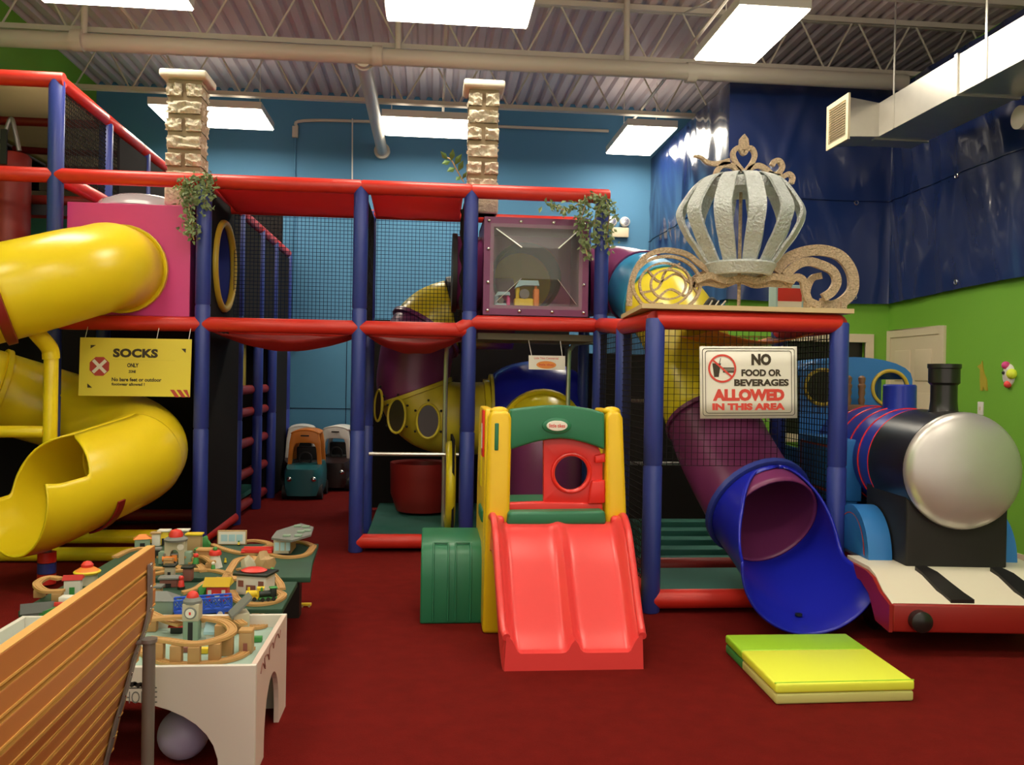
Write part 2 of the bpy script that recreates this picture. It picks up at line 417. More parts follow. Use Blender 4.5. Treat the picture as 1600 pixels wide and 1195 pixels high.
tag(MB().box((XR-.032, 8.42, 1.10), (XR-.0305, 8.58, 1.28)).build('door_notice', 'sign_yellow', smooth=False), 'small yellow notice stuck on the cream six panel door', 'notice')
pt = at(1533, 638, X=XR)
t = thing('light_switch', 'white light switch plate on the green wall behind the engine', 'switch', (XR, pt.y, pt.z))
MB().box((XR-.01, pt.y-.04, pt.z-.06), (XR, pt.y+.04, pt.z+.06), .004).build('plate', 'white', t)
MB().box((XR-.018, pt.y-.008, pt.z-.015), (XR-.0095, pt.y+.008, pt.z+.015)).build('toggle', 'cream', t)

# ---- blue tarpaulin hung round the corner of the side room
path = [(XS-.05, YB-.02), (XS-.05, YS-.06), (XR-.05, YS-.06), (XR-.05, 2.2)]
seg = [0]
for a, b in zip(path, path[1:]): seg.append(seg[-1]+math.hypot(b[0]-a[0], b[1]-a[1]))
def along(s_):
    for i in range(3):
        if s_ <= seg[i+1]+1e-6:
            t_ = (s_-seg[i])/(seg[i+1]-seg[i]); a, b = path[i], path[i+1]
            dx, dy = b[0]-a[0], b[1]-a[1]; l = math.hypot(dx, dy)
            return a[0]+dx*t_, a[1]+dy*t_, dy/l, -dx/l
def tz(s_): # bottom and top edge
    return 2.39+.03*math.sin(s_*1.1), 4.68
def tarp(u, v):
    s_ = u*seg[3]; x, y, nx, ny = along(s_); z0, z1 = tz(s_); z = z0+(z1-z0)*v
    near = min(abs(s_-seg[1]), abs(s_-seg[2]))
    k = min(1, near/.25)
    h = .024*noise.noise((s_*1.3, z*.55, 3)) + .016*noise.noise((s_*5+z*.8, z*1.0, 9)) + .016*(1-abs(noise.noise((s_*2.2+z*.7, z*.8-s_*.3, 21))))**7
    h += .028*math.exp(-((s_-z*.30-2.7) / .05)**2) + .028*math.exp(-((s_+z*.24-6.0)/.045)**2) + .02*math.exp(-((s_+z*.1-8.3)/.06)**2) + .02*math.exp(-((s_-z*.12-1.2)/.06)**2)
    h = max(-.03, min(.04, h))*k
    return (x-abs(nx)*h*1.0, y-abs(ny)*h, z)
tp = thing('tarpaulin', 'glossy dark blue tarpaulin hung over the walls at the right', 'tarp', (XR-.2, YS-.1, 2.39))
mb = MB(); mb.grid(tarp, 260, 50)
# crisp corners
mb.build('sheet', 'tarp', tp, angle=60)
sm = MB(); pts = []
for i in range(200):
    u = i/199; v = .48; p_ = V(tarp(u, v)); x, y, nx, ny = along(u*seg[3]); pts.append(p_-V((abs(nx), abs(ny), 0))*.008)
sm.tube(pts, .007, 6); sm.build('seam', 'tarp', tp)
ey = MB()
for s_ in (1.0, 2.3, 3.9, 4.7, 6.3, 7.4, 8.6, 9.8):
    for v in (.03, .47):
        p_ = V(tarp(s_/seg[3], v)); x, y, nx, ny = along(s_)
        ey.torus(p_-V((abs(nx), abs(ny), 0))*.006, .022, .006, 'x' if abs(nx) > .5 else 'y', 12, 6)
ey.build('eyelet', 'chrome', tp)

# ---- roof joists
def joist(y, lab):
    t = thing('roof_joist', lab, 'joist', (0, y, 4.8), 'steel roof joists')
    x0, x1 = XL+.02, XE-.02
    m = MB(); m.box((x0, y-.045, ZC-.10), (x1, y-.008, ZC-.045)); m.box((x0, y+.008, ZC-.10), (x1, y+.045, ZC-.045)); m.build('top_chord', 'steel_paint', t, smooth=False)
    m = MB(); m.box((x0+.3, y-.04, 4.79), (x1-.3, y-.006, 4.84)); m.box((x0+.3, y+.006, 4.79), (x1-.3, y+.04, 4.84)); m.build('bottom_chord', 'steel_paint', t, smooth=False)
    m = MB(); x = x0+.35
    while x+.62 <= x1-.25:
        m.cyl((x, y, 4.82), (x+.29, y, ZC-.06), .011, 6); m.cyl((x+.33, y, ZC-.06), (x+.62, y, 4.82), .011, 6); x += .64
    m.build('web_rods', 'steel_paint', t)
for y, lab in ((7.07, 'cream steel roof joist nearest the camera above the front lights'), (8.82, 'cream steel roof joist right behind the fat sprinkler pipe'), (10.58, 'cream steel roof joist farthest back near the blue wall')):
    joist(y, lab)
for x, lab in ((-2.9, 'thin diagonal steel brace between roof joists at upper left'), (.1, 'thin diagonal steel brace between roof joists in the middle'), (2.55, 'thin diagonal steel brace between roof joists at the right')):
    t = thing('joist_bridging', lab, 'brace', (x, 8.82, 4.85), 'braces between the joists')
    MB().cyl((x, 7.12, 4.86), (x+.03, 12.2, 4.86), .018, 6).build('strut', 'steel_paint', t)
    MB().cyl((x, 8.9, 4.86), (x+.02, 10.5, ZC-.12), .014, 6).build('diagonal', 'steel_paint', t)
    MB().cyl((x, 7.15, 4.86), (x+.02, 8.75, ZC-.12), .014, 6).build('diagonal', 'steel_paint', t)

# ---- sprinkler main with its branch
t = thing('sprinkler_pipe', 'fat cream sprinkler pipe running across under the joists', 'pipe', (0, 8.66, 4.65))
MB().cyl((XL+.01, 8.70, 4.655), (XR-.08, 8.62, 4.655), .082, 20).build('main', 'pipe_paint', t)
MB().cyl((-.70, 8.66, 4.62), (-.70, YB-.01, 4.62), .075, 18).build('branch', 'pipe_paint', t)
for x in (-.56, 2.62, -3.4):
    MB().cyl((x-.05, 8.66, 4.655), (x+.05, 8.66, 4.655), .102, 20).build('coupling', 'pipe_paint', t)
MB().cyl((-.70, YB-.10, 4.62), (-.70, YB-.03, 4.62), .11, 20).build('flange', 'pipe_paint', t)
MB().cyl((-.70, 8.73, 4.63), (-.70, 8.80, 4.63), .10, 20).build('flange', 'pipe_paint', t)
for x in (-3.35, -.36, 1.95):
    m = MB().cyl((x, 8.665, 4.66), (x, 8.70, ZC-.05), .032, 10); m.build('hanger', 'pipe_paint', t)

# ---- conduit on the back wall
t = thing('electrical_conduit', 'thin cream conduit with a box high on the blue wall', 'conduit', (-1.6, YB-.03, 4.8))
pa = at(462, 205, Y=YB); pb = at(475, 190, Y=YB); pc = at(600, 192, Y=YB); pd = at(950, 206, Y=YB)
MB().tube(cr([(pa.x+.02, YB-.04, pa.z+.03), (pb.x, YB-.04, pb.z), (pc.x, YB-.04, pc.z), (pd.x, YB-.04, pd.z)], 6), .022, 8).build('run', 'steel_paint', t)
MB().box((pa.x-.04, YB-.06, pa.z-.10), (pa.x+.04, YB-.012, pa.z+.06), .008).build('junction_box', 'steel_paint', t)
MB().cyl((pa.x, YB-.02, pa.z-.1), (pa.x, YB-.02, 2.2), .012, 6).build('drop', 'wall_blue', t)
pe = at(551, 205, Y=YB); pf = at(551, 300, Y=YB)
tag(MB().cyl((pe.x, YB-.071, pc.z+.02), (pf.x, YB-.071, pf.z), .01, 6).build('hanging_cable', 'white'), 'thin white cable running straight down the blue back wall', 'cable')

# ---- fluorescent lights
def lamp(x0, x1, y0, y1, lab, z=4.6, seen=True):
    t = thing('ceiling_light', lab, 'ceiling light', ((x0+x1)/2, (y0+y1)/2, z), 'fluorescent ceiling lights')
    m = MB().box((x0, y0, z+.015), (x1, y1, z+.10)); m.build('housing', 'white', t, smooth=False)
    MB().box((x0+.012, y0+.012, z), (x1-.012, y1-.012, z+.0149)).build('diffuser', 'glow', t, smooth=False)
    for k_ in range(3):
        a = x0+(x1-x0)*(.2+.3*k_); MB().box((a-.07, y0+.08, z+.101), (a+.07, y1-.08, z+.106)).build('uplight_slot', 'uplight', t, smooth=False)
    for a in (x0+.1, x1-.1):
        MB().cyl((a, (y0+y1)/2, z+.1), (a, (y0+y1)/2, ZC-.02), .004, 5).build('hanger', 'steel_paint', t)
lamp(-3.30, -2.06, 7.02, 7.68, 'ceiling light at the upper left corner, cut by the frame')
lamp(-.42, .82, 7.02, 7.66, 'wide ceiling light at the top middle, cut by the frame')
lamp(2.50, 3.12, 6.94, 8.18, 'ceiling light left of the silver duct, above the carriage')
lamp(-3.32, -2.02, 10.45, 11.3, 'ceiling light glowing behind the left stone chimney')
lamp(-.62, .62, 10.5, 11.3, 'ceiling light glowing behind the right stone chimney')
lamp(2.37, 3.0, 10.42, 11.74, 'ceiling light beside the top of the blue tarpaulin')
for x in (-2.7, .2, 2.8):
    for y in (3.9, .6):
        lamp(x-.62, x+.62, y-.32, y+.32, 'fluorescent ceiling light overhead nearer the viewer, outside the picture')

# ---- air duct
t = thing('air_duct', 'silver rectangular air duct with a square grille hanging at upper right', 'duct', (3.5, 7.0, 3.7))
zb, zt = 3.72, 4.02
ya = at(1364, 218, Z=zb); x0 = ya.x; y1 = ya.y
m = MB().box((x0, 1.5, zb), (x0+.50, y1+.22, zt)); m.build('trunk', 'galv', t, smooth=False)
sm = MB()
for y in (y1-.02, y1-1.25, y1-2.5, y1-3.75): sm.box((x0-.012, y-.02, zb-.012), (x0+.512, y+.02, zt+.012))
sm.build('joint', 'galv', t, smooth=False)
bo = MB(); xg = x0-.30; gy0, gy1, gz0, gz1 = y1-.16, y1+.26, zb-.05, zt+.06
bo.add([(x0, y1-.10, zb), (x0, y1+.22, zb), (x0, y1+.22, zt), (x0, y1-.10, zt), (xg, gy0+.03, gz0+.03), (xg, gy1-.03, gz0+.03), (xg, gy1-.03, gz1-.03), (xg, gy0+.03, gz1-.03)],
       [(0, 1, 5, 4), (1, 2, 6, 5), (2, 3, 7, 6), (3, 0, 4, 7), (4, 5, 6, 7)])
bo.build('boot', 'galv', t, smooth=False)
gr = MB()
for a, b in (((gy0, gz0), (gy1, gz0+.045)), ((gy0, gz1-.045), (gy1, gz1)), ((gy0, gz0+.045), (gy0+.045, gz1-.045)), ((gy1-.045, gz0+.045), (gy1, gz1-.045))):
    gr.box((xg-.02, a[0], a[1]), (xg, b[0], b[1]))
for i in range(14):
    z = gz0+.06+(gz1-gz0-.12)*i/13; gr.obox((xg-.012, (gy0+gy1)/2, z), (.008, 0, .005), (0, (gy1-gy0)/2-.045, 0), (-.001, 0, .002))
gr.build('grille', 'cream', t, smooth=False)
for y in (y1-.35, y1-1.6, y1-3.4):
    MB().box((x0-.006, y-.012, zb), (x0-.001, y+.012, ZC)).build('hanging_strap', 'galv', t, smooth=False)
t2 = at(1565, 182, Y=6.3)
tag(MB().cyl((x0+.53, 6.3, t2.z), (XR-.07, 6.3, t2.z), .09, 28).build('round_duct', 'steel_paint'), 'round cream duct crossing behind the silver rectangular duct', 'duct')

# ---- emergency light on the back wall
pa = at(968, 362, Y=YB)
t = thing('emergency_light', 'white emergency light with two round lamps on the blue wall', 'emergency light', (pa.x, YB, pa.z))
MB().box((pa.x-.12, YB-.08, pa.z-.09), (pa.x+.12, YB, pa.z+.05), .01).build('box', 'cream', t)
for dx in (-.13, .06):
    l = MB().lathe([(.02, .06), (.07, 0), (.075, -.03), (.06, -.05)], (pa.x+dx, YB-.05, pa.z+.13), 16, 'y').build('lamp_head', 'white', t)
    MB().lathe([(.055, -.051), (.02, -.056)], (pa.x+dx, YB-.05, pa.z+.13), 16, 'y').build('lens', 'chrome', l)

# ---- two small wall toys on the green wall
pa = at(1577, 586, X=XR)
t = thing('wall_decoration', 'small pink, white and yellow rounded decoration on the green wall', 'wall decoration', (XR, pa.y, pa.z))
MB().lathe([(.001, -.03), (.05, -.028), (.075, -.012), (.078, 0)], (XR, pa.y, pa.z), 20, 'x', sy=1.25).build('body', 'white', t)
MB().ball((XR-.02, pa.y+.02, pa.z+.085), .035, 8).build('crest', 'pink', t)
MB().ball((XR-.02, pa.y-.06, pa.z+.01), .045, 8).build('wing', 'mat_yellow', t)
MB().ball((XR-.02, pa.y-.01, pa.z-.08), .032, 8).build('foot', 'toy_coral', t)
MB().ball((XR-.034, pa.y+.03, pa.z+.02), .014, 6).build('eye', 'black', t)
pa = at(1536, 593, X=XR)
t = thing('wall_decoration', 'slim mossy green animal cutout on the green wall', 'wall decoration', (XR, pa.y, pa.z))
f3 = lambda u, v: (XR-.012, pa.y-u, pa.z+v)
MB().prism([f3(*q) for q in [(-.02, -.10), (.01, -.10), (.02, -.06), (.05, -.10), (.075, -.10), (.06, .0), (.02, .06), (0, .12), (-.03, .14), (-.07, .12), (-.03, .09), (-.03, 0)]], (.011, 0, 0)).build('body', 'bed_yellow', t)
MB().prism([f3(*q) for q in [(-.02, .13), (-.005, .17), (.005, .12)]], (.009, 0, 0)).build('ear', 'bed_yellow', t)

# ================================================================ the climbing frame
FY = 7.414
PX = dict(a=-3.07, b=-1.884, c=-.595, d=.337, e=1.477)
RP, RR = .062, .062
ps = thing('climbing_frame', 'big padded climbing frame with blue posts and red rails', 'climbing frame', (-.6, FY, 0))
def pole(name, a, b, r, m, parent, joints=(), n=16):
    """padded pole; the foam sleeves meet at fine seams"""
    a, b = V(a), V(b); L = (b-a).length; d = (b-a)/L
    k = max(1, round(L/1.2)); path = []; rs = []
    for i in range(k):
        p0, p1 = a+d*(L*i/k), a+d*(L*(i+1)/k)
        path += [p0+d*.001, p0+d*.012, p1-d*.012, p1-d*.001]; rs += [r*.9, r, r, r*.9]
    return MB().tube(path, rs, n).build(name, m, parent)
def post(x, y, z0, z1, m='blue', parent=None, r=RP): return pole('post', (x, y, z0), (x, y, z1), r, m, parent or ps)
def rail(a, b, m='red', parent=None, r=RR): return pole('rail', a, b, r, m, parent or ps)
Z1, Z1R, Z2, Z3 = 1.90, 1.968, 3.09, 3.87
# front posts
post(PX['a'], FY, 0, Z3); post(PX['b'], FY, 0, Z2); post(PX['c'], FY, 0, Z2); post(PX['d'], FY, 0, Z2); post(PX['e'], FY, 0, Z2)
# posts going back along the left tower and along the passage
for y in (8.5, 9.6): post(PX['a'], y, 0, Z3-.04)
for y in (8.76, 9.79, 10.65, 11.68): post(PX['b'], y, 0, Z2, r=.055)
BY = 8.32
for x in (PX['c'], PX['d'], PX['e']): post(x+.02, BY, 0, Z2-.03, r=.055)
# rails
rail((-4.40, FY, Z3), (PX['a']+.06, FY, Z3)); rail((PX['a'], FY, Z3), (PX['a'], 10.45, Z3-.03))
rail((-4.40, FY, Z2), (PX['a'], FY, Z2)); rail((PX['a'], FY, Z2), (PX['b'], FY, Z2)); rail((PX['b'], FY, Z2), (PX['c'], FY, Z2)); rail((PX['c'], FY, Z2), (PX['d'], FY, Z2)); rail((PX['d'], FY, Z2), (PX['e']+.06, FY, Z2))
rail((PX['a'], FY, Z2), (PX['a'], 10.4, Z2)); rail((PX['b'], FY, Z2), (PX['b'], 11.68, Z2), r=.05)
rail((PX['a']-.2, FY, Z1-.01), (PX['b'], FY, Z1)); rail((PX['b'], FY, Z1), (PX['c'], FY, Z1)); rail((PX['c'], FY, Z1), (PX['d']-.02, FY, Z1)); rail((PX['d']-.02, FY, Z1R), (PX['e'], FY, Z1R))
pole('rail', (PX['d']-.10, FY-.01, Z1), (PX['d']+.02, FY-.01, Z1R), .06, 'red', ps)
for a, b in (('b', 'c'), ('c', 'd')): rail((PX[a], BY, Z2-.06), (PX[b], BY, Z2-.06), r=.045); rail((PX[a], BY, Z1-.02), (PX[b], BY, Z1-.02), r=.045)
rail((PX['d'], BY, Z2-.06), (PX['e'], BY, Z2-.06), r=.045)
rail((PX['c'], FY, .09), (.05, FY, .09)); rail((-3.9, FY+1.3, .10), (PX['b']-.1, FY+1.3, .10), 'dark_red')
rail((PX['b']-.02, FY+.05, .08), (PX['b']+.0, 8.7, .08), r=.05)
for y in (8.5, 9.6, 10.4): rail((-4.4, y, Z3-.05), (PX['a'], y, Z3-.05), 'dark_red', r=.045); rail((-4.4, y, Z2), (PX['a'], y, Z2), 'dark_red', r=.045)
# red canopies over the two middle bays, held to the front and rear rails
for a, b in (('b', 'c'), ('c', 'd')):
    xa, xb = PX[a]+.07, PX[b]-.07
    f = lambda u, v: (xa+(xb-xa)*u, FY+.05+(BY-FY-.08)*v, Z2-.03-.06*v-.035*math.sin(PI*u)*math.sin(PI*v)+.012*noise.noise((u*4, v*4, xa)))
    MB().grid(f, 24, 16).build('canopy', 'red_cloth', ps, solid=.006)
f = lambda u, v: (-4.4+1.3*u, FY+.1+2.9*v, Z3-.02-.05*math.sin(PI*u)*abs(math.sin(3*PI*v)))
MB().grid(f, 12, 30).build('canopy', 'tan_cloth', ps, solid=.006)
# sagging floor nets of the upper level
for a, b in (('b', 'c'), ('c', 'd')):
    xa, xb = PX[a]+.05, PX[b]-.05
    f = lambda u, v: (xa+(xb-xa)*u, FY+.03+(BY-FY-.06)*v, Z1-.05-.15*math.sin(PI*u)**.8*math.sin(PI*min(1, v+.15))+.012*noise.noise((u*6, v*6, xa)))
    MB().grid(f, 24, 16).build('floor_net', 'red_cloth', ps, solid=.008)
# black safety nets on the rear of the middle bays
for a, b in (('b', 'c'), ('c', 'd')):
    net(MB(), (PX[a]+.05, BY, Z1), (PX[b]-PX[a]-.1, 0, 0), (0, 0, Z2-Z1-.08), .036, .036).build('safety_net', 'dark_blue_net', ps, smooth=False)
for x in (PX['c']+.05, PX['d']-.06):
    net(MB(), (x, FY+.05, Z1), (0, BY-FY-.1, 0), (0, 0, Z2-Z1-.1), .036, .036, .004).build('safety_net', 'black_net', ps, smooth=False)
    # laced black edge of the net beside the post
    MB().tube(cr([(x+(.012 if i % 2 else -.012), FY+.09, Z1+.05+i*.1) for i in range(11)], 3), .022, 8).build('net_edge', 'black_net', ps)
# dark screen along the left of the passage, with a round port
SX = PX['b']+.03
ringc = (8.03, 2.46)
m = MB().holed([(FY+.06, .03), (8.72, .03), (8.72, 3.04), (FY+.06, 3.04)], ringc, lambda a: .385/math.sqrt((math.cos(a)*1.08)**2+(math.sin(a)/1.05)**2)*1.0, lambda u, v: (SX-.03, u, v), (.02, 0, 0))
m.build('side_screen', 'black_net', ps, smooth=False)
MB().torus((SX+.0, ringc[0], ringc[1]), .385, .032, 'x', 40, 10, sx=.94).build('port_ring', 'brass', ps)
m = MB(); m.box((SX-.03, 8.80, Z1-.05), (SX-.01, 11.66, 3.02)); m.build('side_screen', 'black_net', ps, smooth=False)
m = MB(); m.box((SX-.03, 10.68, .02), (SX-.01, 11.66, Z1-.05)); m.build('side_screen', 'black_net', ps, smooth=False)
m = MB(); m.box((-2.7, 8.76, .02), (-2.68, 10.7, Z1)); m.build('inner_shade_sheet', 'black_net', ps, smooth=False)  # added black sheets stand in for the shade behind the steps
m = MB(); m.box((-2.66, 10.68, .02), (SX-.03, 10.7, Z1)); m.build('inner_shade_sheet', 'black_net', ps, smooth=False)
m = MB(); m.box((-2.5, 8.9, 1.34), (-2.0, 9.75, 1.84), .02); m.build('step_panel', 'bed_yellow', ps)
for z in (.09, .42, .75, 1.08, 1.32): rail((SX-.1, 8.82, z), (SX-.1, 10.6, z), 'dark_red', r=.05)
m = MB(); m.box((-2.6, 8.85, .12), (-2.02, 10.6, .17)); m.box((-2.6, 8.85, .45), (-2.3, 10.6, .5)); m.build('step_pad', 'teal_mat', ps, smooth=False)
# black sheets added in place of the left tower's shaded inside
MB().box((-4.4, 8.70, 0.02), (PX['b']-.06, 8.72, Z1)).build('tower_shade_sheet', 'black_net', ps, smooth=False)
MB().box((-4.4, 11.6, 0.02), (PX['b']-.06, 11.62, Z3-.1)).build('tower_shade_sheet', 'black_net', ps, smooth=False)
MB().box((-4.45, FY+.1, .02), (-4.43, 11.6, Z3)).build('tower_shade_sheet', 'black_net', ps, smooth=False)
MB().box((-4.4, 8.74, Z1-.04), (PX['b']-.06, 11.6, Z1)).build('tower_floor', 'black_net', ps, smooth=False)
MB().box((PX['a']+.02, 8.75, Z2), (PX['a']+.04, 11.6, Z3-.1)).build('tower_shade_sheet', 'black_net', ps, smooth=False)
net(MB(), (PX['a']+.02, FY+.06, Z2+.06), (0, 1.3, 0), (0, 0, Z3-Z2-.14), .036, .036, .003).build('safety_net', 'black_net', ps, smooth=False)
MB().box((-4.4, 10.2, 3.52), (-3.1, 10.26, 3.62)).build('cross_board', 'tan_cloth', ps, smooth=False)
MB().box((-4.4, 9.55, 3.30), (-3.1, 9.60, 3.38)).build('cross_board', 'tan_cloth', ps, smooth=False)
MB().box((-4.0, 9.0, 1.95), (-3.1, 9.05, 3.0)).build('climbing_panel', 'teal_mat', ps, smooth=False)
# play floors under the right bays
MB().box((PX['c']+.07, FY+.07, .03), (PX['e']-.07, 9.6, .10), .02).build('floor_pad', 'teal_mat', ps)
MB().box((PX['c']-.16, 9.7, .03), (PX['e']+.1, 9.74, 2.12)).build('rear_shade_sheet', 'black_net', ps, smooth=False)  # black sheet added to stand in for the shaded depth of the bays
MB().box((PX['e']+.03, 8.45, .03), (PX['e']+.06, 9.7, 1.85)).build('rear_shade_sheet', 'black_net', ps, smooth=False)
for x0, x1, y, z in ((PX['c']+.06, PX['d']-.05, 8.0, .78), (PX['d']+.1, PX['e']-.05, 8.9, 1.05)):
    MB().cyl((x0, y, z), (x1, y, z), .018, 8).build('steel_bar', 'galv', ps)
for x in (PX['d']-.18, PX['d']+.98, ):
    MB().tube(cr([(x, 8.1, .1), (x, 8.1, 1.6), (x+.02, 8.1, 1.78), (x+.10, 8.1, 1.84), (x+.35, 8.1, 1.85)], 5), .022, 8).build('steel_bar', 'galv', ps)
# bare deck board under the purple cube
MB().box((PX['d']+.08, FY+.07, 1.83), (PX['e']-.04, BY-.05, 1.885)).build('deck_board', 'tan_cloth', ps, smooth=False)
# yellow ringed crawl panel beside the blue post
m = MB().holed([(8.32, .06), (8.32, .95), (7.55, .95), (7.55, .06)], (7.93, .5), lambda a: .33, lambda u, v: (PX['d']-.12, u, v), (.02, 0, 0))
m.build('crawl_panel', 'black_net', ps, smooth=False)
cr_ = MB().torus((PX['d']-.13, 7.93, .5), .37, .045, 'x', 36, 10).build('crawl_ring', 'yellow2', ps)
# red bucket seat in the dim bay
m = MB(); m.lathe([(.05, 0), (.26, .03), (.32, .2), (.33, .52), (.29, .5), (.26, .2), (.05, .08)], (-.05, 8.9, .1), 20); 
m.build('tub', 'dark_red', ps)

# ---- punching bag
pb = at(15, 300, Y=8.05)
t = thing('punching_bag', 'dark red padded bag hanging from a black strap at the far left', 'punching bag', (pb.x, 8.05, 2.0))
MB().lathe([(.02, 2.0), (.15, 2.0), (.17, 2.03), (.17, 3.37), (.15, 3.40), (.02, 3.40)], (pb.x, 8.05, 0), 24).build('bag', 'dark_red', t)
MB().obox((pb.x+.03, 7.87, 3.42), (.026, 0, 0), (0, .01, 0), (0, 0, .15)).build('strap', 'black', t, smooth=False)
MB().tube(cr([(pb.x-.06, 8.0, 3.40), (pb.x, 7.99, 3.62), (pb.x+.03, 8.0, 3.70), (pb.x+.06, 7.99, 3.62), (pb.x+.1, 8.0, 3.42)], 4), .02, 8).build('hook', 'strap', t)

# ---- pink box with a domed roof light
pa = at(105, 315, Y=7.49); pbx = at(295, 495, Y=7.49)
t = thing('crawl_box', 'pink plastic crawl box holding the top of the yellow spiral slide', 'crawl box', ((pa.x+pbx.x)/2, 7.9, pbx.z))
x0, x1, z0, z1 = pa.x, pbx.x+.005, pbx.z, pa.z
cx, cz = (at(193, 420, Y=7.49)).x, at(193, 420, Y=7.49).z
m = MB().holed([(x0, z0), (x1, z0), (x1, z1), (x0, z1)], (cx, cz), lambda a: .33, lambda u, v: (u, 7.49, v), (0, .03, 0)); m.build('front_panel', 'pink', t, smooth=False, bevel=.008)
m = MB().box((x0, 7.50, z0), (x0+.03, 8.42, z1)).box((x0, 8.40, z0), (x1, 8.43, z1)).box((x0, 7.5, z0), (x1, 8.43, z0+.03)).box((x0, 7.5, z1-.03), (x1, 8.43, z1)); m.build('body', 'pink', t, smooth=False)
m = MB().holed([(7.50, z0), (8.42, z0), (8.42, z1), (7.50, z1)], (8.0, 2.46), lambda a: .37, lambda u, v: (x1-.03, u, v), (.03, 0, 0)); m.build('side_panel', 'pink', t, smooth=False)
MB().lathe([(.39, z1), (.40, z1+.02), (.36, z1+.08), (.24, z1+.135), (.10, z1+.155), (.001, z1+.16)], ((x0+x1)/2-.03, 7.95, 0), 32).build('dome', 'smoke', t)
MB().tube([(x1-.03, 8.03, 2.46), (SX-.025, 8.03, 2.46)], .372, 32, caps=False).build('side_tube', 'blue', t)
MB().tube([(x0+.1, 8.03, 2.46), (x1-.03, 8.03, 2.46)], .372, 32, caps=False).build('inner_tube', 'blue', t)

# ---- purple box with a clear bubble window
pa = at(757, 338, Y=7.42); pbx = at(922, 497, Y=7.42)
x0, x1, z0, z1 = pa.x, pbx.x-.02, pbx.z+.01, pa.z
t = thing('window_box', 'purple plastic crawl box with a clear pyramid bubble window', 'crawl box', ((x0+x1)/2, 7.8, z0))
cx, cz = (x0+x1)/2, (z0+z1)/2
m = MB()
wx0, wx1, wz0, wz1 = x0+.085, x1-.085, z0+.085, z1-.085
for a, b in (((x0, z0), (wx0, z1)), ((wx1, z0), (x1, z1)), ((wx0, z0), (wx1, wz0)), ((wx0, wz1), (wx1, z1))): m.box((a[0], 7.42, a[1]), (b[0], 7.45, b[1]))
m.build('window_frame', 'purple', t, smooth=False)
yb = 8.24
m = MB(); m.box((x0, 7.45, z0), (x0+.03, yb, z1)); m.box((x1-.03, 7.45, z0), (x1, yb, z1)); m.box((x0, 7.45, z0), (x1, yb, z0+.03)); m.box((x0, 7.45, z1-.03), (x1, yb, z1)); m.build('body', 'purple', t, smooth=False)
m = MB().holed([(x0, z0), (x1, z0), (x1, z1), (x0, z1)], (cx, cz), lambda a: .34, lambda u, v: (u, yb-.03, v), (0, .03, 0)); m.build('back_panel', 'purple', t, smooth=False)
m = MB(); m.lathe([(.345, 0), (.345, .5), (.30, .5), (.30, 0)], (cx, yb, cz), 32, 'y', caps=False); m.build('back_tube', 'door_blue', t)
MB().lathe([(.30, .45), (.001, .46)], (cx, yb, cz), 32, 'y', caps=False).build('tube_end', 'bed_yellow', t)
iw = .155; o_ = [(wx0-.03, wz0-.03), (wx1+.03, wz0-.03), (wx1+.03, wz1+.03), (wx0-.03, wz1+.03)]; k = [(wx0+.02, wz0+.02), (wx1-.02, wz0+.02), (wx1-.02, wz1-.02), (wx0+.02, wz1-.02)]
q = [(cx-iw, cz-.13), (cx+iw, cz-.13), (cx+iw, cz+.13), (cx-iw, cz+.13)]
m = MB(); vs = [(a, 7.415, b) for a, b in o_]+[(a, 7.41, b) for a, b in k]+[(a, 7.19, b) for a, b in q]
m.add(vs, [(i, (i+1) % 4, 4+(i+1) % 4, 4+i) for i in range(4)]+[(4+i, 4+(i+1) % 4, 8+(i+1) % 4, 8+i) for i in range(4)]+[(8, 9, 10, 11)])
bub = m.build('bubble_window', 'clear', t, smooth=False)
for i in range(4):
    MB().cyl((k[i][0], 7.408, k[i][1]), (q[i][0], 7.188, q[i][1]), .006 if i > 1 else .002, 6).build('bubble_edge_glint', 'glint', bub)  # white rods imitate highlights on the clear edges, thinner along the bottom
for fx in (.0, .33, .67, 1.0):
    for zz in (z0+.035, z1-.035): MB().ball((x0+.04+(x1-x0-.08)*fx, 7.414, zz), .017, 6).build('bolt', 'chrome', bub)
for fz in (.33, .67):
    for xx in (x0+.04, x1-.04): MB().ball((xx, 7.414, z0+(z1-z0)*fz), .017, 6).build('bolt', 'chrome', bub)

# toys inside the window box
def toy_vehicle(px, lab, sc, c1, c2, c3):
    p_ = at(px, 482, Y=7.62); t = thing('toy_truck', lab, 'toy', (p_.x, 7.62, z0+.03)); X, Y, Z = p_.x, 7.62, z0+.03
    MB().box((X-.10*sc, Y-.05, Z+.02), (X+.055*sc, Y+.05, Z+.12*sc), .012).build('body', c1, t)
    MB().box((X+.055*sc, Y-.05, Z+.02), (X+.10*sc, Y+.05, Z+.20*sc), .012).build('cab', c2, t)
    MB().cyl((X-.02*sc, Y-.052, Z+.155*sc), (X-.02*sc, Y+.05, Z+.155*sc), .04*sc, 16).build('drum', 't_grey', t)
    MB().prism([(X-.10*sc, Y-.045, Z+.20*sc), (X-.06*sc, Y-.045, Z+.265*sc), (X+.09*sc, Y-.045, Z+.265*sc), (X+.10*sc, Y-.045, Z+.225*sc), (X-.03*sc, Y-.045, Z+.225*sc)], (0, .09, 0)).build('roof', c3, t, smooth=False)
    MB().cyl((X+.075*sc, Y, Z+.2*sc), (X+.075*sc, Y, Z+.23*sc), .012, 8).build('roof_post', c2, t)
    MB().cyl((X-.07*sc, Y, Z+.11*sc), (X-.07*sc, Y, Z+.21*sc), .018, 8).build('roof_post', c1, t)
    for dx in (-.07, .07): MB().cyl((X+dx*sc, Y-.055, Z+.02), (X+dx*sc, Y+.055, Z+.02), .022*sc, 14).build('wheel', 'black', t)
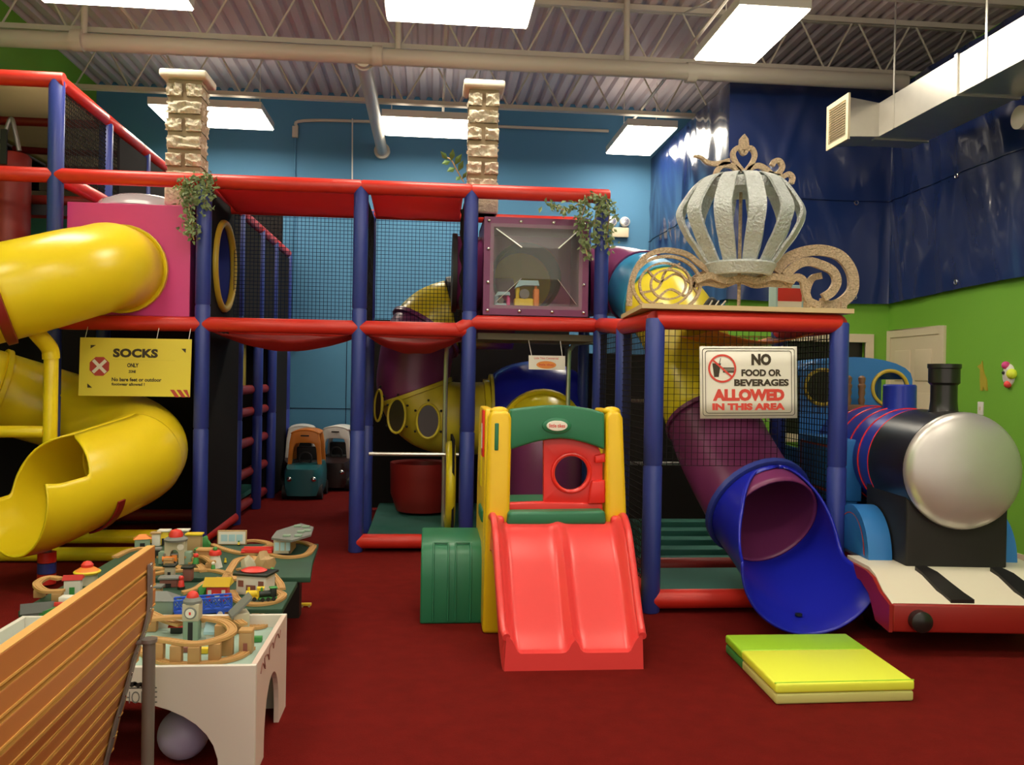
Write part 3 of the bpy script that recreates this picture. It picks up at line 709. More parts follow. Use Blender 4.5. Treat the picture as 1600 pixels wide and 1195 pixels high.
toy_vehicle(822, 'yellow and orange toy truck with pale blue roof behind the bubble window', 1.1, 't_yellow', 't_orange', 't_sky')
toy_vehicle(784, 'pale blue and pink toy truck at the left edge of the bubble window', .7, 't_sky', 'pink', 't_sky')

# ---- crawl tube: from the window box down to a run behind the green and yellow climber
def section(path, i0, i1, r, m, parent, name='tube_section', n=28):
    return MB().tube(path[i0:i1+1], r, n, caps=False).build(name, m, parent, solid=.012)
def flange(path, i, r, m, parent, h=.03):
    a, b = path[max(0, i-1)], path[min(len(path)-1, i+1)]; d = (b-a).normalized()*h; c = path[i]
    return MB().tube([c-d, c-d*.8, c+d*.8, c+d], [r*1.0, r*1.09, r*1.09, r*1.0], 32, caps=False).build('flange', m, parent, solid=.01)
YT = 8.75
T3 = lambda px, py, Y=YT: at(px, py, Y=Y)
t = thing('crawl_tube', 'purple and yellow crawl tube bending down behind the safety net', 'crawl tube', (-.1, YT, .9))
P_ = cr([T3(800, 490, 8.8), T3(745, 490, 8.8), T3(708, 493, 8.8), T3(678, 506, 8.8), T3(656, 536), T3(648, 572), T3(647, 608), T3(668, 642), T3(705, 653), T3(768, 653)], 8)
MB().tube([(x0+.01, 7.86, cz-.02), (x0-.22, 7.86, cz-.02)], .325, 32, caps=False).build('side_tube', 'purple', t, solid=.012)
MB().tube([(x0-.22, 7.86, cz-.02), (x0-.26, 7.86, cz-.02)], .355, 32).build('tube_cap', 'black', t)
r = .36
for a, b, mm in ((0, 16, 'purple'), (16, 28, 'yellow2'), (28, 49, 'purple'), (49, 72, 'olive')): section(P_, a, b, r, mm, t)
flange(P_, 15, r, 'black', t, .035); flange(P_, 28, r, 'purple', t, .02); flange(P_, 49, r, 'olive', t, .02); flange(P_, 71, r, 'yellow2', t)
# oval windows of the elbow: smoked ovals with a rim and bolts
def oval(px, py, rx, rz, yaw):
    c0 = T3(px, py); ctr = T3(660, 650)
    nrm = V((math.sin(yaw), -math.cos(yaw), .05)).normalized(); sd = V((math.cos(yaw), math.sin(yaw), 0)); up = nrm.cross(sd)*-1
    # lie on the front of the tube
    base = V((c0.x, YT - math.sqrt(max(.01, r*r-(c0.z-ctr.z)**2))*math.cos(yaw*.6)+.0, c0.z))
    up = V((0, -.25 if c0.z < ctr.z else .0, 1)).normalized(); up = (up - nrm*up.dot(nrm)).normalized()
    ring = [base + nrm*.03 + sd*math.cos(a)*rx + up*math.sin(a)*rz for a in [2*PI*i/28 for i in range(28)]]
    w_ = MB().tube(ring, .013, 8, closed=True).build('oval_rim', 'olive', t)
    MB().add(ring, [tuple(range(28))]).build('oval_pane', 'maroon_car', w_, smooth=False)
    for a in (30, 90, 150, 210, 330): MB().ball(base+nrm*.02+sd*math.cos(math.radians(a))*rx*1.3+up*math.sin(math.radians(a))*rz*1.22, .012, 6).build('bolt', 'black', w_)
oval(669, 655, .11, .165, .0); oval(624, 647, .095, .165, -.45); oval(598, 632, .065, .15, -.95)

t = thing('crawl_tube_junction', 'deep blue domed tube junction behind the climber, yellow tubes either side', 'crawl tube', (.7, YT, .8))
Pj = [V(T3(768+i*10, 651)) for i in range(15)]
dm = MB(); c0, c1 = T3(766, 651), T3(908, 651); n_ = 24; L = (c1-c0).length
rr = [.40+.17*math.sin(PI*i/n_)**.6 for i in range(n_+1)]
dm.tube([c0+(c1-c0)*(i/n_) for i in range(n_+1)], rr, 36, caps=False); dm.build('blue_dome', 'slide_blue', t)
MB().tube([c0-V((.015, 0, 0)), c0+V((.015, 0, 0))], .435, 36).build('flange', 'olive', t); MB().tube([c1-V((.015, 0, 0)), c1+V((.015, 0, 0))], .435, 36).build('flange', 'olive', t)
Pr = cr([c1, T3(950, 650), T3(1000, 640), T3(1030, 625, 9.0)], 6); section(Pr, 0, 18, .36, 'yellow2', t)
mid = (c0+c1)/2
Pd = cr([mid+V((0, -.30, -.08)), mid+V((0, -.52, -.14)), mid+V((0, -.66, -.32)), mid+V((0, -.68, -.64)), mid+V((0, -.68, -1.0))], 6)
section(Pd, 0, 8, .37, 'yellow2', t, 'branch_collar'); section(Pd, 8, 24, .35, 'purple', t, 'branch_tube'); flange(Pd, 4, .375, 'yellow2', t, .03)
for dx in (-.17, .17): MB().ball(mid+V((dx, -.52, .19)), .014, 6).build('bolt', 'black', t)

# ================================================================ slide tower at the right
BX0, BX1, BF, BB = 1.45, 2.69, 5.47, 6.45
tw = thing('slide_tower', 'red and blue padded tower with nets around the multicoloured tube slide', 'climbing frame', ((BX0+BX1)/2, 5.95, 0))
for x, y in ((BX0, BF), (BX1, BF), (BX0+.02, BB), (BX1, BB)): post(x, y, 0, Z1, parent=tw)
rail((BX0, BF, 1.892), (BX1, BF, 1.892), parent=tw); rail((BX0, BF, 1.892), (BX0+.02, BB, 1.90), parent=tw); rail((BX1, BF, 1.892), (BX1, BB, 1.89), parent=tw)
rail((BX0+.02, BB, 1.90), (PX['e'], FY-.05, Z1R), parent=tw)
rail((BX0, BF, .085), (BX1, BF, .085), parent=tw); rail((BX0, BF, .10), (BX0, FY, .10), parent=tw); rail((BX0, BB, .085), (BX1, BB, .085), 'dark_red', parent=tw)
net(MB(), (BX0+.05, BF, .95), (.78, 0, 0), (0, 0, .88), .042, .042, .0016).build('safety_net', 'black_net', tw, smooth=False)
net(MB(), (BX0+.83, BF, 1.30), (.36, 0, 0), (0, 0, .53), .042, .042, .0016).build('safety_net', 'black_net', tw, smooth=False)
for x in (BX0, BX1):
    net(MB(), (x, BF+.05, .16), (0, BB-BF-.1, 0), (0, 0, 1.68), .042, .042, .0025).build('safety_net', 'black_net', tw, smooth=False)
net(MB(), (BX0+.02, BB+.05, .16), (0, FY-BB-.1, 0), (0, 0, 1.72), .042, .042, .0025).build('safety_net', 'black_net', tw, smooth=False)
net(MB(), (BX1-.42, BB, 1.2), (.40, 0, 0), (0, 0, .65), .035, .035, .003).build('safety_net', 'cream', tw, smooth=False)
MB().box((BX0+.06, BF+.08, .03), (BX1-.06, BB-.08, .09), .02).build('floor_pad', 'teal_mat', tw)
for i in range(5): MB().box((BX0+.08, 6.56+i*.17, .03), (BX1-.1, 6.72+i*.17, .11+i*.045), .01).build('ramp_pad', 'teal_mat', tw)
MB().cyl((BX0, 6.5, .86), (BX0+.9, 6.5, .86), .014, 8).build('steel_bar', 'galv', tw)
MB().cyl((BX0, 6.5, 1.34), (BX0+.9, 6.5, 1.34), .014, 8).build('steel_bar', 'galv', tw)
MB().box((BX0+.1, 8.3, .03), (BX1+.2, 8.34, 1.75)).build('rear_shade_sheet', 'black_net', tw, smooth=False)  # black sheet added to stand in for the shade behind the tower
f = lambda u, v: (BX0+.42+.72*u, BF+.1+(.85)*v, 1.84-.07*math.sin(PI*u)-.02*math.sin(PI*v))
MB().grid(f, 14, 10).build('sling', 't_orange', tw, solid=.006)

# plywood shelf on top
bd = MB().prism([(BX0-.11, BF-.08, 1.957), (BX1+.06, BF-.08, 1.957), (BX1+.06, BB-.06, 1.957), (BX0-.02, BB-.06, 1.957)], (0, 0, .03)).build('plywood_board', 'beige_board', smooth=False)
tag(bd, 'beige plywood board laid on the red rails under the carriage', 'board')

# ---- the multicoloured tube slide
t = thing('tube_slide', 'tube slide of purple, sky blue and yellow sections with blue open exit', 'slide', (2.0, 5.9, 0))
Q = cr([at(920, 440, Y=8.1), at(965, 440, Y=8.05), at(1000, 450, Y=7.75), at(1034, 474, Y=7.25), at(1066, 520, Y=6.80), at(1093, 600, Y=6.42), at(1126, 690, Y=6.08), at(1170, 770, Y=5.72), at(1205, 815, Y=5.45)], 8)
r = .325
for a, b, mm in ((0, 16, 'purple'), (16, 24, 'sky_blue'), (24, 45, 'yellow2'), (45, 64, 'purple')): section(Q, a, b, r, mm, t, n=36)
for i, mm in ((16, 'purple'), (24, 'sky_blue'), (45, 'purple')): flange(Q, i, r*.97, mm, t, .015)
e0 = Q[-3]; e1 = at(1228, 842, Y=5.20); e2 = at(1252, 866, Y=4.98); e3 = at(1272, 882, Y=4.80)
E = cr([Q[-6], Q[-3], e1, e2, e3], 10)
n_ = len(E); rr = [.345+.08*max(0, (i/(n_-1)-.45)/.55)**1.5 for i in range(n_)]
aa = []; ab = []
for i in range(n_):
    k = i/(n_-1)
    q_ = max(0, min(1, (k-.18)/.44)); q_ = .7*math.sin(PI/2*q_)**.8+.3*q_*q_*(3-2*q_); p_ = max(0, min(1, (k-.18)/.62)); p_ = .7*math.sin(PI/2*p_)**.8+.3*p_*p_*(3-2*p_)
    lo = 179.9-102*q_
    hi = 179.9-88*p_
    aa.append(-math.radians(lo)); ab.append(math.radians(hi))
swept(E, rr, aa, ab, 40).build('exit_trough', 'slide_blue', t, solid=.014)
flange(E, 1, .345, 'blue', t, .02)
MB().cyl((e2.x, e2.y+.02, .1), (e2.x, e2.y+.02, e2.z-.36), .022, 10).build('support_post', 't_black', t)

# ================================================================ yellow spiral slide at the left
t = thing('spiral_slide', 'big yellow spiral tube slide coming out of the pink box', 'slide', (-3.0, 6.7, 0))
P0 = at(193, 420, Y=7.49); Rh = .80; cx, cy = P0.x-Rh, 7.14
pts = [(P0.x, 7.50, 2.345), (P0.x, 7.32, 2.345)]
zs = [(0, 2.33), (30, 2.21), (60, 2.06), (90, 1.92), (150, 1.66), (210, 1.42), (270, 1.13), (300, 1.0), (330, .90), (360, .82), (375, .785)]
def zi(a):
    for (a0, z0_), (a1, z1_) in zip(zs, zs[1:]):
        if a <= a1: return z0_+(z1_-z0_)*(a-a0)/(a1-a0)
for a in range(0, 376, 15):
    dx = .27*max(0, min(1, (a-100)/210)); th = math.radians(a)
    pts.append((cx+dx+Rh*math.cos(th), cy-.05*(a > 200)-Rh*math.sin(th), zi(a)))
H = cr(pts, 4); r = .335
k60 = 8+4*4+2
section(H, 0, k60, r, 'yellow', t, n=40); section(H, k60, k60+44, r, 'yellow', t, n=40); section(H, k60+44, len(H)-1, r, 'yellow', t, n=40)
flange(H, 1, .335, 'yellow', t, .02); flange(H, k60+44, .338, 'yellow', t, .02)
rg = flange(H, k60, .335, 'dark_red', t, .035)
last = V(pts[-1])
g1 = at(128, 752, Y=6.42); g2 = at(85, 768, Y=6.20); g3 = at(48, 780, Y=6.05); g4 = at(20, 783, Y=5.95)
G = cr([H[-5], last, g1, g2, g3, g4], 10); n_ = len(G)
rr = [.345+.02*max(0, (i/(n_-1)-.5)*2) for i in range(n_)]; aa = []; ab = []
for i in range(n_):
    k = i/(n_-1)
    q_ = max(0, min(1, (k-.40)/.20)); q_ = q_*q_*(3-2*q_); lo = 179.9-68*q_; p_ = max(0, min(1, (k-.36)/.34)); p_ = p_*p_*(3-2*p_); hi = 179.9-93*p_
    aa.append(-math.radians(lo)); ab.append(math.radians(hi))
swept(G, rr, aa, ab, 40).build('exit_trough', 'yellow', t, solid=.014)
# red strap across the lower flange
i = int(n_*.42); d = (G[i+1]-G[i-1]).normalized(); sd = d.cross(V((0, 0, 1))).normalized(); up = sd.cross(d)
arc = [G[i]+(sd*math.sin(a)-up*math.cos(a))*.366 for a in [math.radians(q_) for q_ in range(-72, -10, 6)]]
mb = MB()
for p, q in zip(arc, arc[1:]):
    c = (p+q)/2; nr = (c-G[i]).normalized(); mb.obox(c, (q-p)*.52, d*.035, nr*.006)
mb.build('joint_strap', 'dark_red', t, smooth=False)
for px_, py_ in ((238, 764), (142, 560)):
    pass
# padded yellow supports
pa = at(80, 562, Y=6.75); X_ = pa.x
pole('support_post', (X_, 6.75, .62), (X_+.0, 6.75, 1.60), .05, 'yellow', t)
MB().tube(cr([(X_, 6.75, 1.58), (X_-.01, 6.74, 1.66), (X_-.06, 6.66, 1.76), (X_-.10, 6.62, 1.84)], 5), .06, 14).build('support_elbow', 'yellow', t)
pole('support_rail', (X_-1.0, 6.75, 1.03), (X_-.04, 6.75, 1.035), .045, 'yellow', t)
pa = at(110, 845, Y=7.2)
for y, z in ((7.2, .17), (7.05, .06)): pole('base_rail', (-3.3, y, z), (-2.05, y, z), .055, 'yellow', t)
pa = at(73, 893, Y=6.25)
for i, mm in enumerate(('red', 'blue', 'red')): MB().cyl((pa.x, 6.25, .02+i*.075), (pa.x, 6.25, .09+i*.075), .06, 18).build('foot_pad', mm, t)
MB().cyl((pa.x, 6.25, .2), (pa.x, 6.25, .36), .03, 10).build('foot_post', 'strap', t)

# ================================================================ stone chimneys, vines
def chimney(px0, px1, pyt, pyb, Y, lab):
    a = at((px0+px1)/2, pyb, Y=Y); tt = at((px0+px1)/2, pyt, Y=Y); W = (at(px1, 200, Y=Y)-at(px0, 200, Y=Y)).x*.80
    X, z0, z1 = a.x, a.z, tt.z; D = W*.85; y0 = Y
    t = thing('foam_chimney', lab, 'chimney', (X, Y+D/2, z0), 'stone look chimneys')
    MB().box((X-W*.44, y0+.04, z0), (X+W*.44, y0+D-.04, z1-.05)).build('core', 'mortar', t, smooth=False)
    MB().box((X-W*.48, y0+.0, z0), (X+W*.48, y0+D, z0+.16), .02).build('foot_block', 'stone', t)
    capz = z1-.065
    m = MB(); m.box((X-W*.62, y0-.05, capz), (X+W*.62, y0+D+.05, z1), .02); m.build('cap', 'stone_cap', t)
    n_ = 6; h = (capz-.02-(z0+.17))/n_; r_ = random.Random(px0)
    bm = bmesh.new()
    for i in range(n_):
        za = z0+.17+i*h+.014; zb_ = za+h-.028
        cells = [(-.5, .5)] if i % 2 == 0 else [(-.5, -.02), (.02, .5)]
        for (u0, u1) in cells:
            for face in range(2):  # front blocks and full depth for the sides
                pass
            k0, k1 = X+W*u0, X+W*u1
            b2 = bmesh.new(); bmesh.ops.create_cube(b2, size=1)
            bmesh.ops.subdivide_edges(b2, edges=b2.edges[:], cuts=11, use_grid_fill=True)
            for v in b2.verts:
                c = v.co.copy(); p = V(((k0+k1)/2+c.x*(k1-k0), y0+D/2+c.y*D, (za+zb_)/2+c.z*(zb_-za)))
                ed = max(0, max(abs(c.x), abs(c.z))-.36)/.14
                q = p*11+V((px0, 0, i*3.7))
                dn = (.5-abs(noise.noise(q*1.4)))*.05+noise.noise(q*3.2)*.03-.012-ed*ed*.03
                n3 = V((c.x if abs(c.x) > .49 else 0, c.y if abs(c.y) > .49 else 0, 0))
                if n3.length > 0: p += n3.normalized()*dn
                if abs(c.z) > .49: p.z -= c.z*ed*.02
                v.co = p
            me = bpy.data.meshes.new('tmp'); b2.to_mesh(me); b2.free(); bm.from_mesh(me); bpy.data.meshes.remove(me)
    MB().frombm(bm).build('stonework', 'stone', t, angle=50)
chimney(247, 322, 110, 321, 7.60, 'beige stone look chimney standing on the pink box')
chimney(721, 786, 126, 332, 7.60, 'beige stone look chimney standing behind the window box')

def leaves(mb, pts, n_, spread, size, r_):
    for i in range(n_):
        k = r_.random()*(len(pts)-1.001); j = int(k); p = pts[j].lerp(pts[j+1], k-j)
        p = p+V((r_.gauss(0, spread), r_.gauss(0, spread*.6), r_.gauss(0, spread*.6)))
        d = V((r_.uniform(-1, 1), r_.uniform(-1, .6), r_.uniform(-1.2, .5))).normalized(); s_ = size*r_.uniform(.6, 1.2)
        sd = d.cross(V((r_.uniform(-1, 1), r_.uniform(-1, 1), r_.uniform(-1, 1)))).normalized()*s_*.32; up = d.cross(sd).normalized()*s_*.12
        mb.add([p, p+d*s_*.5+sd+up, p+d*s_, p+d*s_*.5-sd+up, p+d*s_*.5-up*.4], [(0, 1, 4), (1, 2, 4), (2, 3, 4), (3, 0, 4)])
def vine(lab, cat, Y, strands, n_, spread, size, m, seed):
    r_ = random.Random(seed); a = at(*strands[0][0], Y=Y)
    t = thing('hanging_vine', lab, cat, a)
    st = MB(); lf = MB()
    for q in strands:
        pts = cr([at(x, y, Y=Y-.05*(i % 2)) for i, (x, y) in enumerate(q)], 5)
        st.tube(pts, .005, 5); leaves(lf, pts, n_, spread, size, r_)
    st.build('stem', 't_tan', t); lf.build('foliage', m, t, smooth=False)
vine('leafy green vine hanging from the red rail beside the left chimney', 'vine', 7.31, [[(330, 272), (300, 280), (293, 310), (300, 345), (303, 375)], [(285, 285), (297, 300), (292, 330), (300, 365)], [(325, 275), (322, 300), (318, 325)]], 150, .035, .05, 'leaf_pale', 3)
vine('thin green vine trailing over the rail end by the window box', 'vine', 7.31, [[(860, 318), (885, 328), (915, 312), (940, 305)], [(915, 318), (908, 345), (912, 375), (918, 400)], [(945, 305), (952, 335), (948, 365), (950, 385)], [(945, 308), (930, 340), (928, 380)]], 110, .03, .055, 'leaf_pale', 8)
t = thing('leaf_sprig', 'small leafy sprig sticking out left of the right chimney', 'plant', at(725, 285, Y=7.65))
pts = cr([at(725, 285, Y=7.68), at(715, 268, Y=7.66), at(705, 250, Y=7.66), at(695, 245, Y=7.66)], 5)
MB().tube(pts, .006, 6).build('stem', 't_tan', t); lf = MB()
for (x, y, x2, y2) in ((700, 250, 688, 236), (705, 252, 708, 232), (704, 252, 690, 256), (712, 262, 698, 268), (716, 268, 724, 250), (720, 275, 712, 282), (722, 280, 730, 268), (710, 258, 722, 240)):
    a, b = at(x, y, Y=7.66), at(x2, y2, Y=7.58); d = b-a; sd = V((-d.z, 0, d.x))*.28
    lf.add([a, a+d*.5+sd, b, a+d*.5-sd, a+d*.5+V((0, -.01, 0))], [(0, 1, 4), (1, 2, 4), (2, 3, 4), (3, 0, 4)])
lf.build('foliage', 'leaf', t, smooth=False)

# ================================================================ signs
def sign_plane(corner_px, Y):
    """u to the right, v up in metres from the lower left corner of a sign hung in front of depth Y"""
    bl, br, tl = [at(*q, Y=Y) for q in corner_px]
    return bl, br, tl
Y = 7.30
bl, br, tl = sign_plane([(123, 618), (297, 620), (126, 527)], Y)
t = thing('socks_sign', 'yellow SOCKS ONLY sign with a red cross, hanging under the rail', 'sign', (bl.x, Y, bl.z))
ux = (br-bl); uz = (tl-bl); W_, H_ = ux.length, uz.length; ux.normalize(); uz.normalize()
f3 = lambda u, v: bl+ux*u+uz*v
f3f = lambda u, v: f3(u, v)+V((0, -.0095, 0))
MB().prism([f3(0, 0), f3(W_, 0), f3(W_, H_), f3(0, H_)], (0, -.008, 0)).build('panel', 'sign_yellow', t, smooth=False)
fx = lambda x: (x-165)/1265*W_; fz = lambda y: (795-y)/680*H_
ik = MB()
text_mb(ik, 'SOCKS', fx(1050)-fx(540), fz(235)-fz(340), f3f, fx(540), fz(342), .055, 1.05)
text_mb(ik, 'ONLY', fx(835)-fx(705), fz(405)-fz(455), f3f, fx(705), fz(457), .05)
text_mb(ik, 'ZONE', fx(805)-fx(722), fz(487)-fz(520), f3f, fx(722), fz(522), .05)
text_mb(ik, 'No bare feet or outdoor', fx(1100)-fx(535), fz(580)-fz(625), f3f, fx(535), fz(622), .035)
text_mb(ik, 'footwear allowed !', fx(910)-fx(535), fz(640)-fz(675), f3f, fx(535), fz(672), .035)
ik.box(f3f(fx(535), fz(367)), f3f(fx(1250), fz(370))+V((0, -.0005, 0)))
for tri in (((285, 203), (345, 203), (285, 243)), ((1315, 228), (1368, 228), (1365, 278)), ((262, 650), (318, 700), (264, 700))): ik.add([f3f(fx(a), fz(b)) for a, b in tri], [(0, 1, 2)])
ik.build('lettering', 'ink', t, smooth=False)
oc = MB(); oc.add([f3f(fx(392)+.5*(fx(505)-fx(280))*1.06*math.cos(a), fz(450)+.5*(fx(505)-fx(280))*1.06*math.sin(a)) for a in [PI/8+i*PI/4 for i in range(8)]], [tuple(range(8))])
oc.build('octagon_mark', 'stop_red', t, smooth=False)
for i in range(3):
    oc = MB(); a = 1200+i*75; oc.add([f3f(fx(a), fz(713)), f3f(fx(a+48), fz(713)), f3f(min(W_, fx(a+110)), fz(800)), f3f(min(W_, fx(a+62)), fz(800))], [(0, 1, 2, 3)]); oc.build('stripe_mark', 'stop_red', t, smooth=False)
xx = MB()
for s_ in (1, -1):
    c = f3f(fx(392), fz(450))+V((0, -.001-.0005*(s_ > 0), 0)); d = (ux*s_+uz).normalized()*(fx(505)-fx(280))*.45; n_ = (ux*s_-uz).normalized()*.013
    xx.add([c-d-n_, c+d-n_, c+d+n_, c-d+n_], [(0, 1, 2, 3)])
xx.build('white_cross', 'sign_white', t, smooth=False)
for u in (.04, .68, .97): MB().cyl(f3(W_*u, H_-.01), f3(W_*u, H_+.09)+V((0, .05, 0)), .003, 5).build('cord', 'white', t)

Y = 5.36
bl, br, tl = sign_plane([(1094, 654), (1246, 653), (1093, 541)], Y)
t = thing('rules_sign', 'white NO FOOD OR BEVERAGES sign tied to the slide tower net', 'sign', (bl.x, Y, bl.z))
ux = (br-bl); uz = (tl-bl); W_, H_ = ux.length, uz.length; ux.normalize(); uz.normalize()
bend = lambda u, v: -.012*math.sin(PI*u/.6)
g3 = lambda u, v: bl+ux*u+uz*v+V((0, bend(u, v), 0))
g3f = lambda u, v: g3(u, v)+V((0, -.004, 0))
mb = MB(); mb.grid(lambda a, b: g3(a*W_, b*H_), 20, 4); mb.build('panel', 'sign_white', t, solid=.004)
fx = lambda x: (x-100)/1310*W_; fz = lambda y: (1060-y)/980*H_
ik = MB(); rd = MB()
text_mb(ik, 'NO', fx(1050)-fx(780), fz(180)-fz(338), g3f, fx(780), fz(338), .06)
text_mb(ik, 'FOOD OR', fx(1190)-fx(645), fz(392)-fz(488), g3f, fx(645), fz(488), .05)
text_mb(ik, 'BEVERAGES', fx(1292)-fx(548), fz(525)-fz(620), g3f, fx(548), fz(620), .05)
text_mb(rd, 'ALLOWED', fx(1230)-fx(265), fz(658)-fz(822), g3f, fx(265), fz(822), .065)
text_mb(rd, 'IN THIS AREA', fx(1235)-fx(258), fz(850)-fz(945), g3f, fx(258), fz(947), .06)
def rrect(x0_, y0_, x1_, y1_, r_):
    out = []
    for cx_, cy_, a0 in ((x1_-r_, y1_-r_, 0), (x0_+r_, y1_-r_, 90), (x0_+r_, y0_+r_, 180), (x1_-r_, y0_+r_, 270)):
        for k in range(7): a = math.radians(a0+15*k); out.append((cx_+r_*math.cos(a), cy_+r_*math.sin(a)))
    return out+[out[0]]
for (a, b, c, d) in ((135, 1020, 1372, 108), (172, 985, 1330, 140)):
    q = rrect(fx(a), fz(b), fx(c), fz(d), .018); q2 = []
    for (u0, v0), (u1, v1) in zip(q, q[1:]): q2 += [(u0+(u1-u0)*k/4, v0+(v1-v0)*k/4) for k in range(4)]
    ik.ribbon(q2+[q2[0]], .0035, g3f, (0, -.0005, 0))
cxy = (fx(392), fz(380)); R0 = (fx(575)-fx(205))/2
rd.ribbon([(cxy[0]+R0*.93*math.cos(2*PI*i/40), cxy[1]+R0*.93*math.sin(2*PI*i/40)) for i in range(41)], R0*.14, lambda u, v: g3f(u, v)+V((0, -.001, 0)), (0, -.0005, 0))
rd.ribbon([(fx(265), fz(262)), (fx(520), fz(498))], R0*.13, lambda u, v: g3f(u, v)+V((0, -.001, 0)), (0, -.0005, 0))
ik.add([g3f(fx(a), fz(b)) for a, b in ((262, 310), (375, 310), (345, 495), (285, 495))], [(0, 1, 2, 3)])
ik.ribbon([(fx(358), fz(305)), (fx(372), fz(240))], .004, g3f, (0, -.0005, 0))
for y0_, y1_ in ((368, 384), (392, 399), (404, 411), (416, 436)): ik.add([g3f(fx(400), fz(y1_)), g3f(fx(548), fz(y1_)), g3f(fx(548), fz(y0_)), g3f(fx(400), fz(y0_))], [(0, 1, 2, 3)])
ik.build('black_lettering', 'ink', t, smooth=False); rd.build('red_lettering', 'ink_red', t, smooth=False)
for u in (.08, .92): MB().cyl(g3(W_*u, H_-.01), g3(W_*u, H_-.01)+V((0, .12, .015)), .003, 5).build('tie', 'white', t)

Y = 7.25
bl, br, tl = sign_plane([(826, 577), (883, 578), (826, 555)], Y)
t = thing('small_sign', 'small white sign with an orange oval above the green climber', 'sign', (bl.x, Y, bl.z))
ux = (br-bl); uz = (tl-bl); W_, H_ = ux.length, uz.length; ux.normalize(); uz.normalize()
f3 = lambda u, v: bl+ux*u+uz*v
f3f = lambda u, v: f3(u, v)+V((0, -.0065, 0))
MB().prism([f3(0, 0), f3(W_, 0), f3(W_, H_), f3(0, H_)], (0, -.005, 0)).build('panel', 'sign_white', t, smooth=False)
ik = MB(); text_mb(ik, 'Little Tikes Commercial', W_*.66, H_*.15, f3f, W_*.15, H_*.74, .01); ik.build('lettering', 'ink_red', t, smooth=False)
MB().add([f3f(W_*.48+W_*.27*math.cos(a), H_*.34+H_*.27*math.sin(a)) for a in [2*PI*i/28 for i in range(28)]], [tuple(range(28))]).build('oval_mark', 'ink_orange', t, smooth=False)
ik = MB(); text_mb(ik, 'little tikes', W_*.40, H_*.15, lambda u, v: f3f(u, v)+V((0, -.001, 0)), W_*.28, H_*.28, .015); ik.build('oval_lettering', 'ink_red', t, smooth=False)
for u in (.08, .92): MB().cyl(f3(W_*u, H_), V((f3(W_*u, H_).x+.02*(u > .5), FY+.10, 1.84)), .003, 5).build('tie', 'white', t)

# ================================================================ the green, yellow and red climber
CY = 5.08
t = thing('toddler_climber', 'toddler climber with red double slide, yellow posts and green arch', 'climber', (.75, CY+.4, 0))
def pp(px, py, Y=CY): return at(px, py, Y=Y)
def slab(pts, Y, d, name, m, parent, bev=.015):
    return MB().prism([pp(x, y, Y) for x, y in pts], (0, d, 0)).build(name, m, parent, bevel=bev)
# side walls with their posts: front face outline, then the long shallow side
zt = pp(790, 640).z
def side_wall(px0, px1, pxt0, pxt1, name):
    a, b, c, d = pp(px0, 985), pp(px1, 985), pp(pxt1, 642), pp(pxt0, 642)
    m = MB()
    prof = [(a.x, 0), (b.x, 0), (b.x+.0, .72), (c.x, c.z-.04), (c.x-.02, c.z), (d.x+.02, d.z), (d.x, d.z-.04)]
    m.prism([(x, CY-.05, z) for x, z in prof], (0, .14, 0))
    return m.build(name, 'toy_yellow', t, bevel=.02)
side_wall(753, 792, 763, 799, 'post'); side_wall(945, 973, 945, 971, 'post')
for sgn, x0_ in ((-1, pp(757, 800).x), (1, pp(958, 800).x)):
    # side panel behind the post: leaning back edge, arched cut-out low down
    m = MB(); L_ = .78
    prof = [(0, 0), (.16, 0), (.20, .26), (.34, .40), (.50, .26), (.56, 0), (L_, 0), (L_-.06, .9), (L_-.16, zt-.05), (L_-.22, zt), (.02, zt), (0, zt-.04)]
    m.prism([(x0_+(.0 if sgn < 0 else .0), CY+.07+u, v) for u, v in prof], (.055, 0, 0)); pnl = m.build('side_panel', 'toy_yellow', t, bevel=.012)
    MB().box((x0_-.008, CY+.30, .80), (x0_+.063, CY+.55, 1.16), .03).build('grip_recess', 'yellow', pnl)
    if sgn < 0:
        MB().box((x0_-.012, CY+.10, 1.02), (x0_+.0, CY+.24, 1.30), .005).build('warning_label', 'toy_red', pnl)
        MB().box((x0_-.015, CY+.135, 1.07), (x0_-.011, CY+.205, 1.22)).build('label_paper', 'sign_white', pnl, smooth=False)
        MB().box((x0_-.012, CY+.12, .62), (x0_+.02, CY+.42, .70), .015).build('green_slot', 'toy_green', pnl)
fp = pp(776, 685, CY-.052); MB().box((fp.x-.012, CY-.056, fp.z-.07), (fp.x+.012, CY-.04, fp.z+.09), .006).build('green_slot', 'toy_green', t)
# caps on the posts
for px_ in (781, 958): c = pp(px_, 640); MB().ball((c.x, CY+.05, c.z-.01), .055, 10, .5).build('post_cap', 'toy_yellow', t)
# green arched header with the oval badge
top = [(797, 640), (820, 637), (850, 634), (875, 633), (900, 635), (925, 639), (945, 645)]; bot = [(945, 703), (930, 697), (915, 692), (895, 687), (875, 685), (855, 687), (835, 691), (815, 697), (797, 703)]
slab(top+bot, CY-.045, .11, 'arch_header', 'toy_green', t, .014)
bc = pp(870, 665, CY-.05)
MB().lathe([(.001, -.012), (.062, -.012), (.074, -.006), (.078, .01)], (bc.x, CY-.047, bc.z), 28, 'y', sy=.62, sx=1.15).build('badge_rim', 'toy_green', t)
bd_ = MB().lathe([(.001, -.020), (.052, -.019), (.056, -.012)], (bc.x, CY-.047, bc.z), 28, 'y', sy=.55, sx=1.12).build('badge', 'sign_white', t)
ik = MB(); text_mb(ik, 'little tikes', .094, .022, lambda u, v: V((bc.x+u, CY-.0685, bc.z+v)), -.047, -.010, .02); ik.build('badge_lettering', 'ink_red', bd_, smooth=False)
